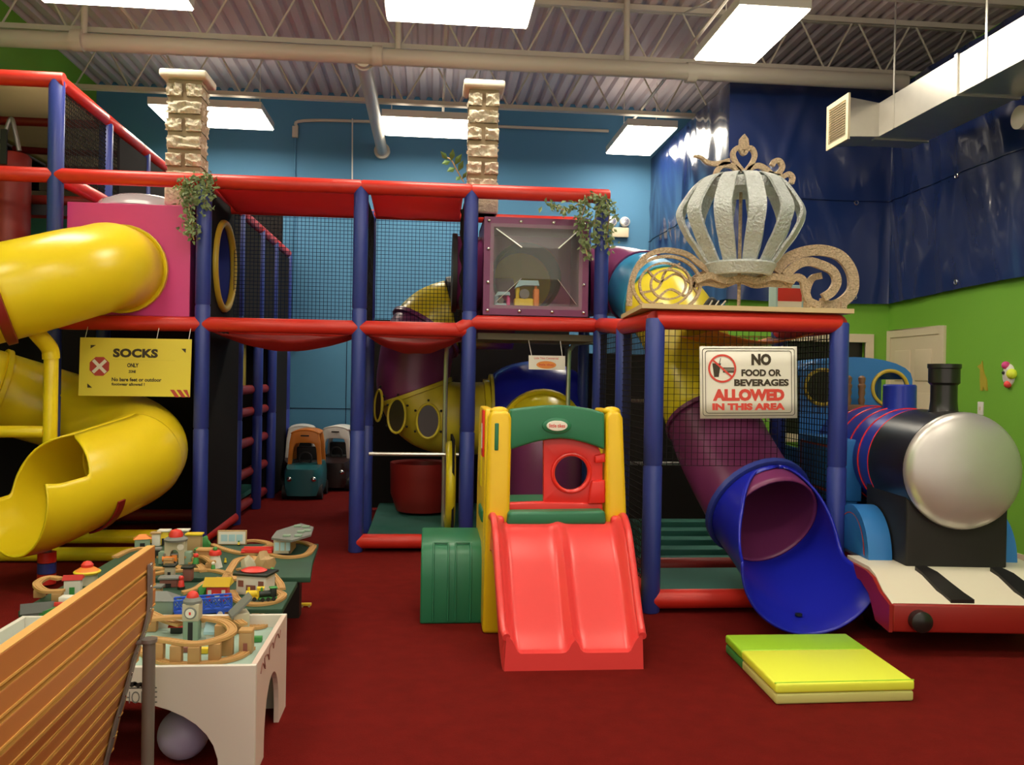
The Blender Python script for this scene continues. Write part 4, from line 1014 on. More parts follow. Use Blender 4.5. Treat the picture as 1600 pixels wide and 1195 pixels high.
# red panel with a round hole and a side opening
rc = pp(893, 739, CY); rp = (pp(920, 739, CY).x-rc.x)
out = [(p.x, p.z) for p in [pp(x, y, CY) for x, y in ((850, 784), (942, 789), (942, 715), (935, 698), (915, 690), (893, 686), (865, 686), (850, 688))]]
MB().holed(out, (rc.x, rc.z), lambda a: rp, lambda u, v: (u, CY+.01, v), (0, .05, 0), 48).build('red_panel', 'toy_red', t, bevel=.006)
MB().torus((rc.x, CY+.005, rc.z), rp+.008, .012, 'y', 40, 8).build('hole_rim', 'toy_red', t)
slab([(792, 786), (850, 784), (942, 786), (942, 802), (792, 802)], CY+.0, .06, 'lower_rail', 'toy_red', t, .01)
slab([(925, 752), (946, 750), (946, 786), (920, 788), (922, 765)], CY-.02, .05, 'hinge_block', 'toy_red', t, .01)
slab([(930, 712), (946, 708), (946, 722), (930, 724)], CY-.02, .05, 'hinge_block', 'toy_red', t, .008)
slab([(794, 800), (946, 798), (948, 820), (792, 822)], CY-.10, .75, 'platform', 'toy_green', t, .02)
# double slide: section swept from the platform to the floor
st = at(870, 812, Y=CY-.06); sb = at(897, 1046, Z=0.0)
prof_c = [(CY-.02, st.z+.0), (CY-.14, st.z-.02), (CY-.27, .54), (CY-.40, .385), (CY-.50, .26), (CY-.58, .17), (CY-.645, .115), (sb.y+.02, .105), (sb.y-.01, .10)]
prof_c = [(p.x, p.y) for p in cr([(a, b, 0) for a, b in prof_c], 4)]
mcount = len(prof_c)
def slide_pt(i, s_):
    y, z = prof_c[i]; k = i/(mcount-1); hw = .385-.03*k+.0*k
    x = st.x+(sb.x-st.x)*k+s_*hw
    a = abs(s_)
    lip = max(0, (a-.82)/.18); lip = math.sin(min(1, lip)*PI/2)
    ridge = math.exp(-(s_/.07)**2)
    side_h = .105*(1-.25*k)
    tp_ = min(1, .12+i/9)
    h = side_h*lip*tp_+.055*ridge*min(1, max(0, i-2)/10) - .012*(1-math.exp(-(s_/.10)**2))*(1-lip)
    return V((x, y-.0, z+h))
nS = 48
mb = MB(); top_ = []
for i in range(mcount):
    for j in range(nS+1): top_.append(slide_pt(i, -1+2*j/nS))
faces = [(i*(nS+1)+j, i*(nS+1)+j+1, (i+1)*(nS+1)+j+1, (i+1)*(nS+1)+j) for i in range(mcount-1) for j in range(nS)]
k0 = len(top_); base = []
for i in range(mcount):
    for s_ in (-1, 1):
        p = slide_pt(i, s_); drop = .13 if i < mcount-5 else p.z
        base.append(V((p.x+.008*s_, p.y+.0, max(0.0, p.z-.105*(1-.25*i/(mcount-1))-.10) if i < mcount-6 else 0.0)))
for i in range(mcount-1):
    a, b = i*(nS+1), (i+1)*(nS+1); faces.append((a, b, k0+2*(i+1), k0+2*i)); faces.append((a+nS, k0+2*i+1, k0+2*i+3, b+nS)); faces.append((k0+2*i, k0+2*i+2, k0+2*i+3, k0+2*i+1))
e = (mcount-1)*(nS+1); faces.append(tuple(e+j for j in range(nS+1))+(k0+2*(mcount-1)+1, k0+2*(mcount-1)))
faces.append(tuple(nS-j for j in range(nS+1))+(k0, k0+1))
mb.add(top_+base, faces); mb.build('double_slide', 'toy_coral', t, angle=50)
for s_ in (-1, 1):
    pts = [slide_pt(i, s_)+V((0, 0, -.006)) for i in range(mcount)]; MB().tube(pts, .021, 10).build('slide_rim', 'toy_coral', t)
for s_, px_ in ((-1, 778), (1, 962)):
    c = pp(px_, 818, CY-.06); MB().box((c.x-.035, CY-.11, c.z-.10), (c.x+.035, CY-.045, c.z+.05), .025).build('slide_hook', 'toy_coral', t)
# green hood at the left, yellow foot at the right
ga, gb = at(656, 975, Z=0), at(754, 975, Z=0); gy = ga.y; hz = pp(700, 838, gy).z-.05
prof = [(0, 0), (.0, hz-.20), (.02, hz-.10), (.07, hz-.03), (.14, hz), (.55, hz+.01), (.55, hz-.04), (.16, hz-.05), (.09, hz-.10), (.05, hz-.20), (.05, 0)]
hd = MB(); hd.prism([(ga.x, gy+u, v) for u, v in prof], (gb.x-ga.x+.02, 0, 0)); hd = hd.build('side_hood', 'toy_green', t, bevel=.012)
for k0_, k1_ in ((.20, .44), (.56, .80)):
    x0_, x1_ = ga.x+(gb.x-ga.x)*k0_, ga.x+(gb.x-ga.x)*k1_
    path_ = [(-.004, .02), (-.004, hz-.20), (.016, hz-.096), (.067, hz-.026), (.10, hz-.01)]
    for xa in (x0_, x1_):
        MB().tube([(xa, gy+u, v) for u, v in path_], .006, 6).build('hood_rib', 'toy_green', hd)
    MB().tube([(x0_, gy+.10, hz-.008), (x1_, gy+.10, hz-.008)], .006, 6).build('hood_rib', 'toy_green', hd)
fa = at(992, 968, Z=0); MB().box((fa.x-.2, fa.y-.0, 0), (fa.x+.05, fa.y+.42, .17), .05).build('foot', 'toy_yellow', t)

# ================================================================ folding mat below the blue slide
a, b, c, d = at(1133, 991, Z=.1), at(1322, 989, Z=.1), at(1212, 1068, Z=.1), at(1430, 1063, Z=.1)
t = thing('folding_mat', 'lime and yellow folding gym mat on the carpet below the blue exit', 'mat', ((a.x+b.x)/2, (a.y+c.y)/2, 0))
sp = .36
def mat_panel(k0_, k1_, z0_, z1_, name, m, inset=0):
    def e(k, s_): l, r_ = a.lerp(c, k), b.lerp(d, k); return l.lerp(r_, s_)
    q = [e(k0_, inset), e(k0_, 1-inset), e(k1_, 1-inset), e(k1_, inset)]
    MB().prism([(p.x, p.y, z0_) for p in q], (0, 0, z1_-z0_)).build(name, m, t, bevel=.012)
mat_panel(0, sp, .052, .10, 'upper_panel', 'lime'); mat_panel(sp, 1, .052, .10, 'upper_panel', 'mat_yellow')
mat_panel(0, sp, 0, .05, 'lower_panel', 't_green', .004); mat_panel(sp+.003, .998, 0, .05, 'lower_panel', 'mat_pale', .004)
def seam(k_): l, r_ = a.lerp(c, k_), b.lerp(d, k_); MB().tube([(l.x, l.y, .099), (r_.x, r_.y, .099)], .004, 6).build('seam', 'lime', t)
seam(.985)

# ================================================================ the blue play engine (local axes: y runs back along the engine)
EX, EYY = 3.093, 4.474
eng = thing('play_engine', 'big blue wooden play engine with plain silver round front and white running board', 'play engine', (EX, EYY, 0), rotz=math.radians(-5.5))
L = MB
def part(mb, name, m, parent=None, **k):
    # local geometry: shift into the builder's world frame so that the origin subtraction cancels out
    o = V((EX, EYY, 0)); mb.v = [p+o for p in mb.v]; return mb.build(name, m, parent or eng, **k)
# buffer beam and running board
part(L().box((-.53, .0, .135), (.53, .06, .29)), 'buffer_beam', 'engine_red', bevel=.012)
pr = [(.02, .288), (.04, .30), (.14, .335), (.24, .40), (.33, .425), (.66, .425), (.66, .40), (.33, .40), (.25, .37), (.15, .31), (.05, .275)]
m = L().prism([(-.53, y, z) for y, z in pr], (1.06, 0, 0)); m.box((-.44, .655, .40), (.44, 2.45, .425)); part(m, 'running_board', 'engine_white', smooth=True, angle=50)
for s_ in (-1, 1):
    pr2 = [(.0, .20), (.0, .285), (.13, .325), (.23, .385), (.33, .405), (.66, .405), (.66, .33), (.40, .33), (.28, .28), (.18, .15), (.0, .135)]
    part(L().prism([(s_*.531, y, z) for y, z in pr2], (s_*.02, 0, 0)), 'frame_side', 'engine_red')
    part(L().box((s_*.425, .66, .33), (s_*.44, 2.45, .40)), 'frame_side', 'engine_red')
    b = part(L().cyl((s_*.39, -.05, .205), (s_*.39, .0, .205), .058, 24), 'buffer', 'gloss_black')
    part(L().lathe([(.001, -.065), (.04, -.062), (.058, -.05)], (s_*.39, 0, .205), 24, 'y'), 'buffer_cap', 'gloss_black', b)
for x in (-.17, .27):
    m = L(); st = [(.03, .312), (.10, .335), (.17, .375), (.24, .418), (.30, .44)]
    w0 = [.13, .12, .105, .09, .06]
    vs = []; 
    for (y, z), w_ in zip(st, w0): vs += [(x-.02-(z-.3)*.6, y, z), (x-.02-(z-.3)*.6+w_, y, z+.004), (x-.02-(z-.3)*.6+w_, y, z-.03), (x-.02-(z-.3)*.6, y, z-.03)]
    fs = [(0, 1, 2, 3), (19, 18, 17, 16)]
    for i in range(4):
        for j in range(4): fs.append((i*4+j, i*4+(j+1) % 4, i*4+4+(j+1) % 4, i*4+4+j))
    part(L().add(vs, fs), 'front_bracket', 'gloss_black')
for y in (.55, 1.2, 1.9):
    for s_ in (-1, 1):
        part(L().cyl((s_*.385, y, .20), (s_*.42, y, .20), .20, 32), 'wheel', 'gloss_black')
part(L().box((-.38, .45, .06), (.38, 2.4, .38)), 'underframe', 'black')
# saddle block, smokebox, boiler
part(L().box((-.30, .36, .42), (.30, .95, .95)), 'saddle', 'black', bevel=.015)
part(L().cyl((0, .33, 1.0), (0, .82, 1.0), .345, 56), 'smokebox', 'gloss_black')
bo = part(L().cyl((0, .82, 1.0), (0, 1.80, 1.0), .338, 56), 'boiler', 'engine_deep')
for y in (.835, 1.0, 1.18, 1.38, 1.58):
    part(L().torus((0, y, 1.0), .339, .006, 'y', 64, 6), 'boiler_band', 'toy_red', bo)
part(L().lathe([(.34, .345), (.345, .31), (.335, .285), (.30, .262), (.22, .240), (.12, .228), (.001, .225)], (0, 0, 1.0), 56, 'y', caps=False), 'front_disc', 'silver')
# tanks with red lining
for s_ in (-1, 1):
    tk = part(L().box((s_*.27, 1.09, .70), (s_*.47, 1.80, 1.12)), 'side_tank', 'engine_blue', bevel=.012)
    ln = L(); x_ = s_*.472
    for (ya, za, yb_, zb_) in ((1.14, 1.06, 1.74, 1.075), (1.14, .755, 1.74, .77), (1.14, .77, 1.155, 1.06), (1.725, .77, 1.74, 1.06)): ln.box((x_-.004, ya, za), (x_+.004, yb_, zb_))
    part(ln, 'lining', 'stop_red', tk, smooth=False)
    part(L().box((s_*.30, 1.1, .42), (s_*.42, 1.80, .70)), 'tank_support', 'engine_blue')
    n_ = 20; arc = [(.80+.28*math.cos(PI*i/n_), .425+.30*math.sin(PI*i/n_)) for i in range(n_+1)]
    sp_ = part(L().prism([(s_*.31, y, z) for y, z in arc], (s_*.145, 0, 0)), 'splasher', 'engine_blue', angle=30)
    arc2 = [(.80+.225*math.cos(PI*i/n_), .435+.24*math.sin(PI*i/n_)) for i in range(n_+1)]; arc3 = [(.80+.205*math.cos(PI*i/n_), .45+.22*math.sin(PI*i/n_)) for i in range(n_+1)]
    m = L(); xo = s_*.457
    m.add([(xo, y, z) for y, z in arc2]+[(xo, y, z) for y, z in arc3], [(i, i+1, n_+2+i, n_+1+i) for i in range(n_)]); part(m, 'lining', 'stop_red', sp_, smooth=False)
# chimney, dome, whistles
part(L().lathe([(.11, 1.30), (.082, 1.345), (.076, 1.40), (.076, 1.50), (.090, 1.515), (.090, 1.60), (.096, 1.605), (.096, 1.63), (.07, 1.63), (.07, 1.55), (.001, 1.55)], (.0, .55, 0), 36, caps=False), 'chimney', 'gloss_black')
part(L().lathe([(.115, 1.30), (.108, 1.35), (.108, 1.49), (.10, 1.50), (.001, 1.50)], (.03, 1.22, 0), 32, caps=False), 'dome', 'engine_deep')
wb = part(L().box((-.20, 1.63, 1.30), (-.01, 1.70, 1.345)), 'whistle_base', 'bronze', bevel=.006)
for x in (-.155, -.055):
    part(L().lathe([(.02, 1.345), (.026, 1.38), (.018, 1.40), (.026, 1.43), (.022, 1.46), (.028, 1.475), (.028, 1.49), (.02, 1.50), (.026, 1.53), (.026, 1.545), (.01, 1.56), (.001, 1.56)], (x, 1.66, 0), 16), 'whistle', 'bronze', wb)
# cab with round windows
cx_, hw = -.04, .425
def cab_out():
    pts = [(cx_+hw, .42), (cx_+hw, 1.54)]
    for i in range(1, 12): a = PI*i/12; pts.append((cx_+hw*math.cos(a)*1.0, 1.54+.16*math.sin(a)**.9))
    return pts+[(cx_-hw, 1.54), (cx_-hw, .42)]
out = cab_out()
def half(sign):
    k = [(max(p[0], cx_) if sign > 0 else min(p[0], cx_), p[1]) for p in out]
    r_ = []
    for p in k:
        if not r_ or (abs(p[0]-r_[-1][0])+abs(p[1]-r_[-1][1])) > 1e-4: r_.append(p)
    if sign > 0: r_ = [p for p in r_ if p[0] > cx_+1e-4]+[(cx_, 1.70), (cx_, .42)]
    else: r_ = [(cx_, .42), (cx_, 1.70)]+[p for p in r_ if p[0] < cx_-1e-4]
    return r_
for s_ in (-1, 1):
    hc = (cx_+s_*.255, 1.47)
    part(L().holed(half(s_), hc, lambda a: .125, lambda u, v: (u, 1.80, v), (0, .03, 0), 40), 'cab_front', 'engine_blue', smooth=False)
    part(L().torus((hc[0], 1.795, hc[1]), .132, .014, 'y', 40, 8), 'window_rim', 'brass')
    part(L().box((cx_+s_*hw-(.03 if s_ > 0 else 0), 1.82, .42), (cx_+s_*hw+(0 if s_ > 0 else .03), 2.45, 1.0)), 'cab_side', 'engine_blue')
    part(L().box((cx_+s_*hw-(.03 if s_ > 0 else 0), 2.35, 1.0), (cx_+s_*hw+(0 if s_ > 0 else .03), 2.45, 1.55)), 'cab_pillar', 'engine_blue')
f = lambda u, v: (cx_+hw*1.0*math.cos(PI*u), 1.835+.67*v, 1.54+.155*abs(math.sin(PI*u))**.9)
part(L().grid(f, 24, 2), 'cab_roof', 'engine_blue', solid=.015)

# ================================================================ pumpkin carriage decoration on the board
CYY = 5.80; bz = 1.99
t = thing('carriage_decoration', 'silver pumpkin carriage decoration with golden scrolls standing on the plywood board', 'decoration', (at(1158, 480, Y=CYY).x, CYY, bz))
W2 = lambda px, py: (at(px, py, Y=CYY).x, at(px, py, Y=CYY).z)
id3 = lambda y: (lambda u, v: (u, y, v))
cxx, zt_ = W2(1158, 278); zb2 = W2(1160, 415)[1]; Rm = W2(1252, 350)[0]-cxx
rib_prof = cr([(.14, 0, zt_-.005), (.22, 0, zt_+.005), (.305, 0, zt_-.04), (.37, 0, zt_-.12), (Rm, 0, (zt_+zb2)/2+.05), (.385, 0, (zt_+zb2)/2-.09), (.32, 0, zb2+.12), (.265, 0, zb2+.04), (.22, 0, zb2-.01)], 5)
for i in range(12):
    a = math.radians(-93.6+30*i); ca, sa = math.cos(a), math.sin(a); m = MB(); vs = []
    for k_, p in enumerate(rib_prof):
        kk = k_/(len(rib_prof)-1); wd = .036+.022*math.sin(PI*min(1, kk*1.0))
        wd = min(wd, p.x*.22+.01)
        for (du, dr) in ((-wd, 0), (wd, 0), (wd, -.02), (-wd, -.02)):
            m.v.append(V((cxx+(p.x+dr)*ca-du*sa, CYY+(p.x+dr)*sa*.9+du*ca, p.z)))
    n_ = len(rib_prof); m.f = [(i_*4+j, i_*4+(j+1) % 4, i_*4+4+(j+1) % 4, i_*4+4+j) for i_ in range(n_-1) for j in range(4)]+[(0, 1, 2, 3), (n_*4-1, n_*4-2, n_*4-3, n_*4-4)]
    m.build('pumpkin_rib', 'silver_glitter', t, angle=60)
MB().lathe([(.23, zb2+.015), (.25, zb2-.0), (.21, zb2-.07), (.19, zb2-.075), (.19, zb2-.02)], (cxx, CYY, 0), 28).build('base_ring', 'silver_glitter', t)
MB().lathe([(.24, zt_-.03), (.25, zt_-.04), (.24, zt_-.10), (.20, zt_-.10)], (cxx, CYY, 0), 28).build('top_ring', 'silver_glitter', t)
MB().cyl((cxx, CYY, bz), (cxx, CYY, zt_), .012, 10).build('centre_pole', 'gold', t)
MB().box((cxx-.1, CYY-.07, bz), (cxx+.1, CYY+.07, bz+.012), .004).build('pole_foot', 'gold', t)
def scroll(pxs, wd, name, y=CYY, n_=6, th=.03, m='gold'):
    pts = cr2([W2(*q) for q in pxs], n_); ws = wd if not isinstance(wd, tuple) else [wd[0]+(wd[1]-wd[0])*i/(len(pts)-1) for i in range(len(pts))]
    return MB().ribbon(pts, ws, lambda u, v: (u, y-th/2, v), (0, th, 0)).build(name, m, t, smooth=False)
# crown
scroll([(1160, 268), (1150, 255), (1145, 242), (1149, 233), (1156, 232), (1162, 240), (1168, 232), (1175, 233), (1179, 243), (1174, 256), (1163, 270)], .032, 'heart')
MB().prism([V((u, CYY-.02, v)) for u, v in [W2(*q) for q in ((1162, 210), (1168, 218), (1169, 228), (1166, 234), (1158, 234), (1155, 227), (1156, 217))]], (0, .04, 0)).build('finial', 'gold', t, smooth=False)
scroll([(1158, 276), (1152, 266), (1142, 259), (1130, 258), (1121, 266), (1117, 278)], .036, 'crown_arc')
scroll([(1140, 252), (1122, 256), (1106, 254), (1095, 246), (1084, 244)], (.04, .012), 'crown_tail')
scroll([(1164, 276), (1172, 264), (1184, 259), (1196, 264), (1206, 274)], .036, 'crown_arc')
scroll([(1200, 272), (1214, 272), (1222, 262), (1218, 252), (1210, 252), (1206, 259)], .034, 'crown_scroll')
scroll([(1205, 275), (1222, 276), (1232, 272), (1238, 278), (1236, 287)], .034, 'crown_scroll')
# the chassis garland and wheels
for i, (y0_, dy) in enumerate(((436, 0), (441, 4), (434, -3))):
    scroll([(1083, y0_+4), (1105, y0_-4+dy), (1130, y0_+4), (1155, y0_-dy), (1180, y0_+4), (1205, y0_-2+dy), (1236, y0_+4)], .045, 'garland', CYY-.05+.05*i)
scroll([(1108, 425), (1092, 412), (1074, 398), (1052, 392), (1030, 392), (1008, 402), (994, 420), (985, 450), (983, 478)], .036, 'front_arch')
for r0, dx_, wd_ in ((50, 0, .02), (38, -2, .014), (26, 3, .012)):
    scroll([(1040+dx_+r0*1.05*math.cos(a)+0*3, 437+r0*.88*math.sin(a)+8) for a in [2*PI*i/14+.3*r0 for i in range(15)]], wd_, 'wire_wheel', CYY-.02, 4)
scroll([(1010, 420), (1030, 440), (1055, 428), (1078, 442), (1092, 462)], .014, 'wheel_wire'); scroll([(1000, 458), (1028, 450), (1040, 424), (1062, 412)], .014, 'wheel_wire'); scroll([(1022, 472), (1046, 452), (1072, 462), (1086, 440)], .014, 'wheel_wire')
scroll([(1212, 425), (1225, 408), (1250, 395), (1282, 391), (1312, 400), (1330, 424), (1332, 452), (1318, 470), (1298, 478), (1280, 474)], .075, 'rear_wheel', n_=8)
scroll([(1222, 432), (1240, 416), (1258, 410), (1276, 414), (1296, 424), (1303, 440), (1296, 456), (1282, 466)], .06, 'inner_scroll', CYY-.04)
scroll([(1228, 446), (1240, 434), (1252, 438), (1256, 454), (1262, 470), (1278, 478)], .05, 'inner_scroll', CYY-.02)
scroll([(1262, 470), (1264, 450), (1272, 434), (1286, 430)], .045, 'inner_scroll', CYY+.03)
for q in ((1030, 478), (1316, 476), (1262, 476)):
    u, v = W2(*q); MB().box((u-.02, CYY-.03, bz), (u+.02, CYY+.03, max(bz+.02, v+.02))).build('scroll_foot', 'gold', t, smooth=False)

u0, v0 = W2(1206, 480); u1, v1 = W2(1252, 450)
t = thing('gift_box', 'small red and white box behind the golden scrolls on the plywood board', 'box', ((u0+u1)/2, 6.12, bz))
X = at(1230, 470, Y=6.12).x; hw_ = .11
MB().box((X-hw_, 6.06, bz), (X+hw_, 6.20, bz+.22)).build('carton', 't_sky', t, bevel=.004)
MB().box((X-hw_*.88, 6.057, bz+.02), (X+hw_*.75, 6.0601, bz+.10)).build('lower_band', 'sign_white', t, smooth=False)
MB().box((X-hw_*.88, 6.0565, bz+.10), (X+hw_*.75, 6.06, bz+.195)).build('red_front', 't_red', t, smooth=False)
p_ = at(1118, 468, Y=6.2)
t = thing('striped_cloth', 'small black and white striped bundle beside the yellow slide section', 'cloth', (p_.x, 6.2, bz))
m = MB(); m.grid(lambda a, b: (p_.x-.11+.16*a, 6.16+.1*b, bz+.02+.09*math.sin(PI*a)*math.sin(PI*b)+.03*a), 10, 8); m.build('bundle', 'black', t, solid=.01)
for i in range(3): MB().cyl((p_.x-.08+i*.05, 6.15, bz+.03+i*.012), (p_.x-.04+i*.05, 6.15, bz+.10), .006, 6).build('stripe', 'white', t)
p_ = at(1190, 478, Y=6.1)
tag(MB().tube(cr([(p_.x-.12, 6.1, bz+.008), (p_.x-.08, 6.12, bz+.04), (p_.x, 6.1, bz+.05), (p_.x+.04, 6.08, bz+.01), (p_.x+.08, 6.1, bz+.006)], 6), .005, 6).build('power_cord', 'black'), 'thin black cord curling on the plywood board behind the carriage', 'cord')

# ================================================================ ride-in cars at the end of the passage
def toy_car(x, y, rz, roof_m, body_m, lab):
    t = thing('ride_in_car', lab, 'ride-in car', (x, y, 0), 'ride-in toy cars', rz); o = V((x, y, 0))
    def P(mb, name, m, parent=None, **k): mb.v = [p+o for p in mb.v]; return mb.build(name, m, parent or t, **k)
    # body: rounded shell with a bonnet sloping to the front (local -y)
    bm = bmesh.new(); bmesh.ops.create_cube(bm, size=1); bmesh.ops.subdivide_edges(bm, edges=bm.edges[:], cuts=5, use_grid_fill=True)
    for v in bm.verts:
        c = v.co; yy = c.y*.74; zz = .05+(c.z+.5)*.38
        if c.y < 0 and c.z > 0: zz -= (-c.y)*.13*(c.z*2)
        sx_ = .23*(1-.25*max(0, -c.y-.25)); 
        rr_ = 1-.12*(abs(c.z)*2)**4-.10*(abs(c.y)*2)**6
        v.co = V((c.x*2*sx_*rr_, yy*(1-.06*(abs(c.x)*2)**4), zz))
    body = P(MB().frombm(bm), 'body', body_m, angle=60)
    P(MB().box((-.17, -.06, .40), (.17, .30, .44), .02), 'cabin_floor', 'black', body)
    for s_ in (-1, 1):
        P(MB().ball((s_*.14, -.355, .25), .035, 8), 'headlight', 'chrome')
        for y_ in (-.24, .24): P(MB().cyl((s_*.17, y_, .09), (s_*.235, y_, .09), .09, 20), 'wheel', 'black')
    # roof on four pillars: front arch, rear arch, top
    rz_ = .82
    for y_ in (-.13, .27):
        outer = [(-.205, .38), (-.185, .66), (-.165, .77), (-.12, .805), (0, .82), (.12, .805), (.165, .77), (.185, .66), (.205, .38)]
        inner = [(.155, .38), (.135, .60), (.11, .655), (.05, .665), (-.05, .665), (-.11, .655), (-.135, .60), (-.155, .38)]
        P(MB().prism([(u, y_, v) for u, v in outer+inner], (0, .05, 0)), 'roof_arch', roof_m, bevel=.008)
    f = lambda u, v: (-.165+.33*u, -.13+.45*v, .775+.045*math.sin(PI*u)**.6)
    P(MB().grid(f, 14, 6), 'roof', roof_m, solid=.02)
    P(MB().box((-.05, -.14, .745), (.05, -.129, .76)), 'roof_slot', 'black', smooth=False)
    P(MB().torus((0, -.06, .47), .075, .013, 'y', 20, 8), 'steering_wheel', 'black')
    P(MB().box((-.13, .10, .40), (.13, .18, .60), .02), 'seat', 'black')
toy_car(-1.485, 10.8, .0, 'orange_car', 'teal_car', 'orange and teal ride-in toy car standing in front of the white roofed ones')
toy_car(-1.66, 11.62, .1, 'white', 'maroon_car', 'white roofed ride-in toy car half hidden left behind the orange one')
toy_car(-1.19, 11.60, -.12, 'white', 'maroon_car', 'white roofed dark ride-in toy car standing right of the orange one')

# ================================================================ slatted wood barrier and its pole, near left
BYF = 3.10
t = thing('slatted_barrier', 'slatted orange wood barrier on a grey steel strap at the near left', 'barrier', (-1.05, 2.0, 0))
ctl = [(222, 860), (222, 905), (221, 950), (213, 985), (202, 1012), (192, 1050), (182, 1085), (171, 1120), (160, 1165), (153, 1195), (147, 1250)]
prof = cr([V((at(x, y, Y=BYF).x, 0, at(x, y, Y=BYF).z)) for x, y in ctl], 6)
ln = [0]
for p, q in zip(prof, prof[1:]): ln.append(ln[-1]+(q-p).length)
def pos(s_):
    for i in range(len(prof)-1):
        if s_ <= ln[i+1]: k = (s_-ln[i])/(ln[i+1]-ln[i]); return prof[i].lerp(prof[i+1], k), (prof[i+1]-prof[i]).normalized()
    return prof[-1], (prof[-1]-prof[-2]).normalized()
widths = [.072, .060, .060, .058, .056, .056, .054, .054, .054, .054, .054]; s_ = 0.0; rs = random.Random(5)
for i, wd in enumerate(widths):
    if s_+wd > ln[-1]: break
    c, d = pos(s_+wd/2); nrm = V((-d.z, 0, d.x)); nrm = nrm if nrm.x > 0 else -nrm
    e = rs.uniform(.06, .10); th = .014
    m = MB(); m.obox((c.x+nrm.x*(th*.5), (BYF+e+.55)/2, c.z+nrm.z*(th*.5)), d*wd/2, (0, (BYF+e-.55)/2, 0), nrm*th)
    sl = m.build('slat', 'slat', t, smooth=False, bevel=.003)
    top = c-d*(wd/2+.0008)
    MB().obox((top.x+nrm.x*th*.5, (BYF+e+.55)/2, top.z+nrm.z*th*.5), d*.001, (0, (BYF+e-.55)/2-.002, 0), nrm*th*.97).build('slat_edge', 'slat_edge', sl, smooth=False)
    b = c+d*(wd/2-.006); nn = nrm*(th*1.5+.0012)
    MB().obox((b.x+nn.x, (BYF+e+.55)/2, b.z+nn.z), d*.003, (0, (BYF+e-.55)/2-.004, 0), nrm*.0012).build('slat_bead', 'slat_edge', sl, smooth=False)
    s_ += wd+.011
st = MB(); pts = [pos(ln[-1]*i/40) for i in range(2, 41)]
A = []
for p, d in pts:
    nrm = V((-d.z, 0, d.x)); nrm = nrm if nrm.x > 0 else -nrm; k = .014*1.5+.004
    for dy, dn in ((-.021, .001), (.021, .001), (.021, .008), (-.021, .008)): A.append(V((p.x+nrm.x*(k+dn), BYF-.01+dy, p.z+nrm.z*(k+dn))))
n_ = len(pts); st.add(A, [(i*4+j, i*4+(j+1) % 4, i*4+4+(j+1) % 4, i*4+4+j) for i in range(n_-1) for j in range(4)]+[(0, 1, 2, 3), (n_*4-1, n_*4-2, n_*4-3, n_*4-4)])
st = st.build('steel_strap', 'strap', t, smooth=False)
for k in range(9):
    p, d = pos(.05+k*.075); nrm = V((-d.z, 0, d.x)); nrm = nrm if nrm.x > 0 else -nrm
    MB().ball(V((p.x, BYF-.01, p.z))+nrm*.030, .007, 6).build('bolt', 'chrome', st)
pb = at(227, 1003, Y=BYF-.02)
pl = MB().cyl((pb.x+.012, BYF-.02, 0), (pb.x+.012, BYF-.02, pb.z), .021, 20).build('support_pole', 'pole', t)
MB().cyl((pb.x+.012, BYF-.02, pb.z), (pb.x+.012, BYF-.02, pb.z+.012), .027, 20).build('pole_cap', 'strap', pl)
MB().box((pb.x-.065, BYF-.035, pb.z-.006), (pb.x+.012, BYF-.005, pb.z+.010), .004).build('bracket', 'strap', t)
t.rotation_euler.z = .036; pv_ = V((-.99, BYF, 0)); t.location = pv_ + Matrix.Rotation(.036, 3, 'Z') @ (t.location-pv_)

# ================================================================ white train table
AX0, AX1, AY0, AY1, AZ = -1.755, -.618, 3.262, 3.965, .42
t = thing('train_table', 'white wooden train table with arched sides standing in front', 'train table', ((AX0+AX1)/2, (AY0+AY1)/2, 0))
def arch_panel(L0, L1, zt__, half, hz_, f3, vec, name, m):
    mid_ = (L0+L1)/2; n_ = 20
    pts = [(L0, 0), (L0, zt__), (L1, zt__), (L1, 0), (mid_+half, 0)]+[(mid_+half*math.cos(PI*i/n_), hz_*math.sin(PI*i/n_)**.75) for i in range(1, n_)]+[(mid_-half, 0)]
    return MB().prism([f3(u, v) for u, v in pts], vec).build(name, m, t, smooth=False, bevel=.002)
arch_panel(AX0, AX1, AZ, .44, .305, lambda u, v: (u, AY0, v), (0, .022, 0), 'front_panel', 'table_white')
arch_panel(AX0, AX1, AZ, .44, .305, lambda u, v: (u, AY1-.022, v), (0, .022, 0), 'back_panel', 'table_white')
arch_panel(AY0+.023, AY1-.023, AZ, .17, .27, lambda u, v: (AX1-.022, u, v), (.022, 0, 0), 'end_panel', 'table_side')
arch_panel(AY0+.023, AY1-.023, AZ, .17, .27, lambda u, v: (AX0, u, v), (.022, 0, 0), 'end_panel', 'table_white')
MB().box((AX0+.023, AY0+.023, .345), (AX1-.023, AY1-.023, .365)).build('table_bed', 'play_bed', t, smooth=False)
# lettering on the front and the scribbled name on the end
q = at(184, 1099, Y=AY0); q2 = at(246, 1080, Y=AY0)
m = MB(); text_mb(m, 'SHOPPE', q2.x-q.x, .044, lambda u, v: V((u, AY0-.0015, v)), q.x, q.z+.0, -.0)
m.build('lettering', 't_grey', t, smooth=False)
m = MB()
for (x, y, r_) in ((197, 1070, .010), (206, 1068, .012), (216, 1069, .011), (224, 1071, .008), (236, 1072, .010)):
    c = at(x, y, Y=AY0); m.add([(c.x+r_*1.6*math.cos(a), AY0-.001, c.z+r_*(.8+.3*math.sin(3*a))*math.sin(a)) for a in [2*PI*i/12 for i in range(12)]], [tuple(range(12))])
c0_, c1_ = at(192, 1075, Y=AY0), at(245, 1075, Y=AY0); m.box((c0_.x, AY0-.0012, c0_.z-.002), (c1_.x, AY0-.0008, c0_.z+.002))
m.build('printed_picture', 'black', t, smooth=False)
